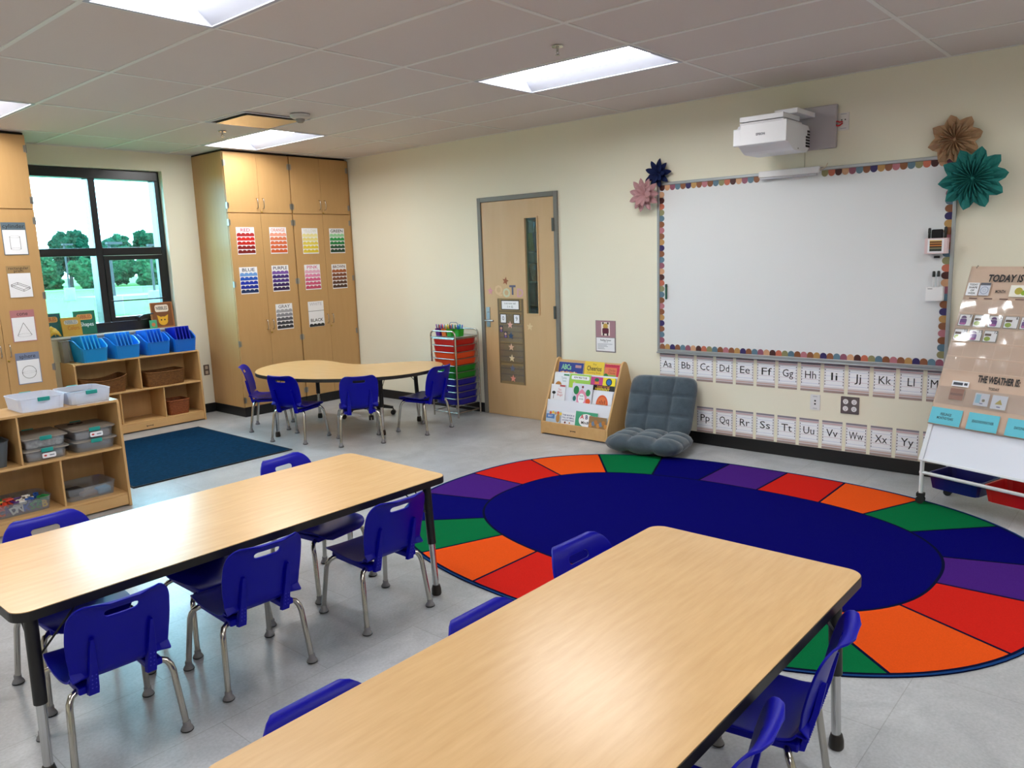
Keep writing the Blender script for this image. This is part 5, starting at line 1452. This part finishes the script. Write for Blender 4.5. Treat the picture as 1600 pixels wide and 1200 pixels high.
def d6(mb, w, h, q):
    mb.rect(-w * .5, 0, h * .45, h, q, P('#c23a86')); mb.rect(0, w * .5, h * .45, h, q, P('#f0e02a')); mb.disc(-w * .25, h * .80, .024, q + .0004, P('#0f6a3a'), 16, ry=.016); mb.rect(-w * .33, -w * .15, h * .5, h * .68, q + .0004, P('#e8823a'))
    mb.disc(w * .25, h * .70, .026, q + .0004, P('#1f6ab8'), 16); mb.ring(w * .25, h * .70, .024, .032, q + .0006, P('#12303a')); mb.text('DARE TO BE', .01, h * .33, .026, q, P('#d8823a'), width=.13, bold=.02); mb.text('DIFFERENT', 0, h * .14, .034, q, P('#e8d23a'), width=.15, bold=.03)
rbook(.203, .425, .255, .125, .046, '#121216', 'black picture book with pink and yellow squares, right of the second row', d6)
def d7(mb, w, h, q):
    mb.text('Too', w * .12, h - .045, .028, q, P('#c8484a'), width=.035); mb.text('Many', w * .12, h - .068, .028, q, P('#c8484a'), width=.05); mb.text('Bugs!', w * .16, h - .092, .028, q, P('#c8484a'), width=.06)
    mb.disc(-w * .28, h - .075, .020, q, INK, 16, ry=.014); mb.rect(-w * .28 - .003, -w * .28 + .003, h - .13, h - .08, q, INK); mb.rect(w * .1, w * .48, h - .016, h - .002, q, P('#a82a34'))
rbook(-.252, .325, .160, .17, .070, '#e6e6ec', 'white picture book with red title and black tree, left of the third row', d7)
def d8(mb, w, h, q):
    mb.poly([(-.045, 0), (.05, 0), (.058, h - .09), (0, h - .045), (-.058, h - .09)], q, P('#e08aa8')); mb.disc(-.062, h - .06, .03, q + .0003, P('#137a3c'), 16, ry=.038); mb.disc(.066, h - .075, .024, q + .0003, P('#1a8a4a'), 16, ry=.03); mb.disc(.072, .04, .026, q + .0003, P('#e0562a'), 16); mb.disc(-.075, .055, .018, q + .0003, P('#0f6a62'), 16, ry=.024)
    mb.disc(0, .06, .036, q + .0004, PAPER, 20, ry=.045); mb.text('THE ABCs', 0, .082, .022, q + .0007, INK, width=.05); mb.text('OF HOME', 0, .055, .02, q + .0007, INK, width=.045); mb.disc(.005, h - .028, .012, q + .0003, P('#7a2c3a'), 12)
rbook(.020, .352, .215, .19, .082, '#d5d8e6', 'pale picture book with a pink house, centre of the third row', d8)
def d9(mb, w, h, q):
    mb.disc(0, .0, .062, q, P('#d8562a'), 26, 0, PI, ry=.085); mb.disc(0, .0, .050, q + .0003, P('#e0733a'), 26, 0, PI, ry=.07)
    for k in range(4): mb.rect(-.03 + k * .018, -.022 + k * .018, .01, .03 + .01 * (k % 2), q + .0006, P('#8a2c14'))
rbook(.234, .298, .200, .11, .072, '#e6e9f2', 'white picture book with a large orange half disc, right of the third row', d9)
def d10(mb, w, h, q):
    mb.rect(-w * .48, w * .1, .05, .09, q, P('#4f7fc0')); mb.text('BEST', -w * .2, .07, .024, q + .0004, PAPER, width=.05)
    for k in range(5): mb.disc(-w * .2 + k * .028, .10 + .006 * (k % 2), .014, q, P(('#d8623a', '#e8c84a', '#c9a06a')[k % 3]), 12)
    mb.disc(w * .34, .06, .022, q, P('#b98a4a'), 14, ry=.04)
rbook(-.250, .085, .160, .15, .104, '#b9cfe6', 'pale blue picture book with small animals, bottom row left of the rack', d10)
def d11(mb, w, h, q):
    for k, s_ in enumerate(('THIS BOOK IS', 'FULL OF SMALL', 'LAUGHING THINGS')): mb.text(s_, 0, h - .028 - k * .022, .019, q, P('#2c3f7c'), width=.13, bold=.02)
    mb.disc(-w * .2, .03, .010, q, P('#7a3a2a'), 12); mb.disc(w * .12, .03, .008, q, P('#c8823a'), 12)
rbook(-.082, .088, .155, .15, .104, '#e8eaf2', 'white picture book with dark blue capitals, bottom row of the rack', d11)
def d12(mb, w, h, q):
    mb.disc(.0, h * .48, .078, q, PAPER, 28, ry=.058)
    for ch, x, c in (('A', -.045, '#c23a3a'), ('B', .002, '#2c3a6a'), ('C', .045, '#b5343a')): mb.text(ch, x, h * .68, .05, q + .0004, P(c), bold=.03)
    mb.text('Mindful', 0, h * .34, .036, q + .0005, INK, width=.10, bold=.02)
rbook(.112, .110, .232, .15, .104, '#3fa07a', 'green alphabet picture book, bottom row middle of the rack', d12)
def d13(mb, w, h, q):
    for k in range(7):
        mb.disc(-w * .38 + k * .026, h * (.35 + .12 * (k % 3)), .018, q + .0002 * k, P(('#c88a3a', '#6a7f9a', '#b5742c')[k % 3]), 14, ry=.02)
rbook(.238, .080, .18, .14, .114, '#8f6f48', 'brown and gold picture book, bottom row right of the rack', d13)

# ------------------------------------------------------------------ tufted floor chair
PLUSH = M('#4c5964', rough=.92, spec=.1, noise=.7, scale=(14, 14, 14), alt='#33404a', bump=.5, bscale=(120, 120, 120), sheen=.5, name='grey_blue_plush')
def pad(name, Wd, L, nu, nv, T, parent, fr):
    NU, NV = nu * 12, nv * 12; V = []; F = []
    for side in (1, -1):
        for i in range(NU + 1):
            for j in range(NV + 1):
                u, v = i / NU, j / NV
                a, b = 2 * u - 1, 2 * v - 1
                k = (abs(a) ** 7 + abs(b) ** 7) ** (1 / 7) if (a or b) else 0
                mx = max(abs(a), abs(b)) or 1
                sc = mx / k if k else 1
                x, y = a * sc * Wd / 2, b * sc * L / 2
                e = (1 - abs(a) ** 5) * (1 - abs(b) ** 5)
                pf = (abs(math.sin(PI * nu * u)) * abs(math.sin(PI * nv * v))) ** .38
                z = side * T * (max(e, 0) ** .35) * (.50 + .50 * pf)
                # bulging rim
                V.append((x, y, z))
    n = (NU + 1) * (NV + 1)
    for i in range(NU):
        for j in range(NV):
            q = [i * (NV + 1) + j, (i + 1) * (NV + 1) + j, (i + 1) * (NV + 1) + j + 1, i * (NV + 1) + j + 1]
            F.append(q); F.append([n + a for a in q][::-1])
    mb = MB(); mb.add(V, F, PLUSH, True)
    o = mb.build(name, parent, fr)
    bm = bmesh.new(); bm.from_mesh(o.data); bmesh.ops.remove_doubles(bm, verts=bm.verts, dist=.0006); bm.to_mesh(o.data); bm.free()
    for p in o.data.polygons: p.use_smooth = True
    return o
t = thing('floor_chair', 'grey-blue tufted plush floor chair leaning against the wall by the oval rug', 'floor chair', at(-.315, -3.835, 0.0085, r_(8)))
pad('seat', .42, .64, 3, 3, .078, t, Matrix.Translation((-.170, -.01, .0805)))
pad('backrest', .52, .59, 3, 3, .060, t, Matrix.Translation((.125, .012, .318)) @ Matrix.Rotation(-r_(66), 4, 'Y'))

# ------------------------------------------------------------------ easel with calendar chart
EX = Vector((-.309, -.951, 0)); EU = Vector((.448, -.1455, 1.15)).normalized(); EN = EX.cross(EU); EO = Vector((-.655, -5.89, .28))
EF = Matrix(((EX.x, EU.x, EN.x, EO.x), (EX.y, EU.y, EN.y, EO.y), (EX.z, EU.z, EN.z, EO.z), (0, 0, 0, 1)))
WE = .72
def ep(a, b, c=0): return EO + EX * a + EU * b + EN * c
EW = M('#dfe3e8', rough=.4, name='white_tube')
t = thing('easel', 'white rolling easel with a whiteboard panel and lower rails at the right picture edge', 'easel')
bk = Vector((.951, -.309, 0)) * .30
zf = .074
for a, nm in ((.012, 'leg'), (WE - .012, 'leg')):
    p = ep(a, 0, -.012)
    mb = MB(); mb.tube([(p.x, p.y, zf), (p.x, p.y, .28), tuple(ep(a, .14, -.014)), tuple(ep(a, 1.215, -.014))], .0125, EW, 12); mb.build(nm, t)
    mb = MB(); q = p + bk; mb.tube([(q.x, q.y, .062), (q.x, q.y, .24)], .0125, EW, 12); mb.tube([tuple(q + Vector((0, 0, .13 - q.z))), tuple(p + Vector((0, 0, .20 - p.z)))], .010, EW, 10); mb.tube([(q.x, q.y, .238), tuple(ep(a, .9, -.03))], .010, EW, 10); mb.build('rear_leg', t)
    for s_, zz in ((p, .0087), (q, .0004)):
        mb = MB()
        for e in (-1, 1): mb.tube([(s_.x + .010 * e, s_.y, zz + .024), (s_.x + .022 * e, s_.y, zz + .024)], .024, RUBBER, 18)
        mb.tube([(s_.x - .022, s_.y, zz + .024), (s_.x + .022, s_.y, zz + .024)], .005, RUBBER, 8); mb.box(s_.x - .02, s_.x + .02, s_.y - .022, s_.y + .022, zz + .044, zz + .066, RUBBER); mb.build('caster', t, bevel=.003)
pa, pb = ep(.0, 0, -.012), ep(WE, 0, -.012)
for off, z, nm in ((Vector((0, 0, 0)), .205, 'lower_rail'), (bk * .98, .19, 'rear_rail')):
    mb = MB(); a = pa + off; b = pb + off; mb.tube([(a.x, a.y, z), (b.x, b.y, z)], .0105, EW, 10); mb.build(nm, t)
mb = MB(); mb.box(.0, WE, .005, .985, .0, .010, M('#e3e8f4', rough=.3, name='easel_board')); pn = mb.build('board_panel', t, EF)
mb = MB(); mb.box(.0, .028, .0, .99, .0105, .018, EW); mb.box(WE - .028, WE, .0, .99, .0105, .018, EW); mb.box(.028, WE - .028, 0, .016, .0105, .018, EW); mb.build('board_frame', t, EF, bevel=.003)
for (a, c, lab) in ((.187, '#101066', 'dark blue plastic tub slung between the easel rails'), (.520, '#c0141a', 'red plastic tub slung between the easel rails at the right edge')):
    p = ep(a, 0, -.012) + bk * .5
    fr = Matrix.Translation((p.x, p.y, .110)) @ Matrix.Rotation(math.atan2(EX.y, EX.x), 4, 'Z')
    tub('easel_tub', fr, .31, .248, .092, M(c, rough=.35), lab, 'tub', 'tubs under the easel', .90, .008)
random.seed(8)
p = ep(.235, 0, -.012) + bk * .5
mb = MB()
for k in range(14):
    a = random.uniform(0, 6.28); x, y = random.uniform(-.055, .055), random.uniform(-.035, .035); mb.add([(x, y, .001 * k), (x + .05 * math.cos(a), y + .05 * math.sin(a), .012 + .002 * k), (x + .05 * math.cos(a + 1.4), y + .05 * math.sin(a + 1.4), .025), (x + .03 * math.cos(a + 2.2), y + .03 * math.sin(a + 2.2), .006)], [(0, 1, 2, 3)], clear('crumpled_film', '#eef2f8', gloss=.25, rough=.1, diffuse=.1) if k == 0 else mb.mats[0])
tag(mb.build('clear_film', None, Matrix.Translation((p.x, p.y, .122))), 'crumpled clear film lying in the dark blue easel tub', 'film')

KR = M('#d2b8a4', rough=.7, noise=.35, scale=(5, 9, 5), alt='#bb9a82', name='beige_chart_fabric')
t = thing('calendar_chart', 'beige classroom calendar pocket chart hanging on the easel', 'calendar chart', EF)
CW = .70
# slightly wavy hanging sheet
mb = MB(); V = []; F = []; nx, ny = 28, 40
def wav(x, y): return .0235 + .0035 * math.sin(9 * x + 2.2 * y) * math.sin(5 * y + 1) + (.002 if y < .76 else 0) * math.sin(PI * (y - .23) / .53) 
for i in range(nx + 1):
    for j in range(ny + 1):
        x, y = -.004 + (CW + .004) * i / nx, .232 + 1.016 * j / ny
        V.append((x, y, wav(x, y)))
for i in range(nx):
    for j in range(ny): q = i * (ny + 1) + j; F.append((q, q + ny + 1, q + ny + 2, q + 1))
mb.add(V, F, KR, True); o = mb.build('backing', t); md = o.modifiers.new('solid', 'SOLIDIFY'); md.thickness = .0015
PZ = .0290
def cbox(mb, x0, x1, y0, y1, z0, z1, m): mb.box(x0, x1, y0, y1, z0, z1, m)
mb = MB(); Z1 = .0310
mb.text('TODAY IS GOING TO BE', .117, 1.168, .062, Z1, INK, 'LEFT', bold=.035, width=.50, shear=.12)
mb.build('printed_heading', t); mb = MB(); mb.text('MONTH', .209, 1.086, .028, Z1, INK, width=.057, bold=.018)
mb.build('month_print', t); mb = MB(); mb.text('THE WEATHER IS:', .222, .543, .058, Z1, INK, 'LEFT', bold=.035, width=.235); mb.text('TODAY', .325, .492, .022, Z1, INK, width=.06, bold=.02)
mb.build('weather_heading', t); mb = MB()
for k in range(7): mb.rect(.037 + .089 * k, .085 + .089 * k, 1.037, 1.044, Z1, P('#6a4a44'))
mb.build('weekday_print', t)
VIN = clear('chart_vinyl', '#ffffff', gloss=.16, rough=.12, diffuse=.03)
for r, (y0, y1) in enumerate(((.945, 1.028), (.852, .940), (.762, .846), (.668, .752), (.580, .662))):
    mb = MB(); V = []; F = []; n = 42
    for i in range(n + 1):
        x = .006 + .63 * i / n
        for j in range(4):
            y = y0 + (y1 - y0) * j / 3
            V.append((x, y, .0400 + .0032 * math.sin(24 * x + 3 * r) * math.sin(j * 1.1 + r) + .0015 * math.sin(60 * x + j)))
    for i in range(n):
        for j in range(3): q = i * 4 + j; F.append((q, q + 4, q + 5, q + 1))
    mb.add(V, F, VIN, True)
    for k in range(8): mb.box(.006 + .09 * k, .0072 + .09 * k, y0, y1, .0440, .0443, P('#dcc8b8'))
    mb.box(.006, .636, y0 - .001, y0 + .001, .0440, .0443, P('#dcc8b8')); mb.build('clear_pocket', t)
mb = MB(); mb.box(.01, .66, .365, .475, .0372, .0375, VIN); mb.build('clear_pocket', t)
def ccard(x0, x1, y0, y1, col, lab, draw=None, name='calendar_card', cat='card', grp='cards in the calendar chart', z=.0325):
    mb = MB(); w, h = x1 - x0, y1 - y0
    mb.box(-w / 2, w / 2, -h / 2, h / 2, 0, .0008, P(col))
    if draw: draw(mb, w, h)
    tag(mb.build(name, None, EF @ Matrix.Translation(((x0 + x1) / 2, (y0 + y1) / 2, z))), lab, cat, grp)
def purp(n):
    def f(mb, w, h):
        mb.rect(-w / 2 + .003, w / 2 - .003, -h / 2 + .003, h / 2 - .003, .0011, PAPER); mb.prism(rrect(-.030, .010, -.030, .010, .010), .0011, .0014, P('#5a1a86')); mb.disc(-.010, .012, .016, .0016, P('#4a1470'), 14, 0, PI); mb.rect(-.026, .006, -.028, -.016, .0018, P('#b04aa0')); mb.text(n, .027, .026, .022, .0014, INK, bold=.03)
    return f
def grn(n):
    def f(mb, w, h):
        mb.rect(-w / 2 + .003, w / 2 - .003, -h / 2 + .003, h / 2 - .003, .0011, PAPER); mb.rect(-.032, .004, .002, .016, .0014, P('#4a3020')); mb.disc(-.014, -.016, .018, .0014, P('#8fae1e'), 16, ry=.014); mb.text(n, .027, .026, .022, .0014, INK, bold=.03)
    return f
cols = .0885
for k, (n, fn, cn) in enumerate((('3', purp, 'purple'), ('4', grn, 'green'), ('5', purp, 'purple'), ('6', grn, 'green'), ('7', purp, 'purple'), ('8', grn, 'green'))):
    ccard(.014 + k * .0885, .092 + k * .0885, .862, .936, '#6f7c74', 'date card %s with a small %s picture in the calendar chart' % (n, cn), fn(n))
for k, (n, fn, cn) in enumerate((('10', grn, 'green'), ('11', purp, 'purple'), ('12', grn, 'green'))):
    ccard(.008 + k * .0885, .086 + k * .0885, .772, .842, '#6f7c74', 'date card %s with a small %s picture, lower calendar row' % (n, cn), fn(n))
def c_txt(mb, w, h):
    for k, (s_, q) in enumerate((('TODAY', .9), ('SHAPE', .9), ('OF', .4), ('WEEK', .8))): mb.text(s_, 0, h * .34 - k * h * .225, .017, .0011, INK, width=w * .8 * q, bold=.02)
ccard(.010, .080, 1.058, 1.140, '#eef0f4', 'white card of black capitals at the top left of the calendar chart', c_txt)
def c_cir(mb, w, h): mb.rect(-w / 2, w / 2, h / 2 - .016, h / 2, .0011, P('#4c5260')); mb.ring(0, -.008, .021, .0235, .0011, P('#5f6f96')); mb.ring(0, -.008, .008, .0095, .0011, P('#8f9ab8'))
ccard(.086, .146, 1.060, 1.140, '#cdd3e2', 'pale card with a circle drawing beside the capitals card', c_cir)
def c_fl(mb, w, h): mb.disc(0, 0, .022, .0011, P('#b5a83a'), 16); mb.disc(.03, -.01, .016, .0011, P('#8fae1e'), 16)
ccard(.262, .360, 1.056, 1.128, '#f0ede0', 'cream month card with yellow-green shapes on the calendar chart', c_fl)
def c_lab(mb, w, h): mb.rect(-w * .42, w * .15, -h * .25, h * .25, .0011, P('#3a3f4a')); mb.rect(w * .22, w * .42, -h * .2, h * .25, .0011, P('#3a3f4a'))
ccard(.082, .182, .483, .517, '#e8eaf0', 'small white strip label above the brown card', c_lab, z=.0325)
def c_br(mb, w, h): mb.rect(-w * .44, w * .44, -.008, .006, .0011, P('#7a3f2c'))
ccard(.084, .166, .400, .470, '#a8684e', 'reddish brown card in the lower left chart pocket', c_br)
def c_w1(mb, w, h): mb.rect(-w * .4, -w * .08, -h * .3, h * .4, .0011, P('#8fcde8')); mb.disc(.012, -.004, .009, .0011, P('#6a6a3a'), 12); mb.rect(-.006, .012, -.026, -.020, .0011, P('#4a5a9a'))
ccard(.234, .316, .384, .460, '#dfe6f4', 'weather card with a blue strip below the weather heading', c_w1)
def c_w2(mb, w, h): mb.poly([(-.022, -.012), (.020, -.012), (.004, .018)], .0011, P('#c2b44a')); mb.rect(-.008, .012, -.030, -.024, .0011, P('#3a4a9a'))
ccard(.332, .416, .378, .460, '#dfe6f4', 'weather card with a yellow triangle below the weather heading', c_w2)
for (x0, x1, tx, lab) in ((.004, .192, 'FEELINGS\nMONTHS/YEARS', 'aqua blue label reading MONTHS/YEARS at the lower left of the chart'), (.230, .403, 'SEASONS/WEATHER', 'aqua blue label reading SEASONS/WEATHER at the chart bottom'), (.446, .630, 'DAYS/NUMBERS', 'aqua blue label at the lower right of the chart')):
    def f(mb, w, h, tx=tx):
        L = tx.split('\n')
        for k, s_ in enumerate(L): mb.text(s_, 0, (.012 if len(L) > 1 else 0) - k * .024, .022, .0011, P('#1c3a48'), width=.0082 * len(s_), bold=.025)
    ccard(x0, x1, .238, .340, '#5fc2d6', lab, f, 'chart_label', 'label', 'aqua labels on the chart', z=.0325)
mb = MB(); 
for a in (.03, .30, .57): mb.tube([tuple(Vector((a, 1.236, .028))), tuple(Vector((a, 1.256, .020))), tuple(Vector((a, 1.240, -.02)))], .0028, CHROME, 6)
mb.build('hanging_ring', t)
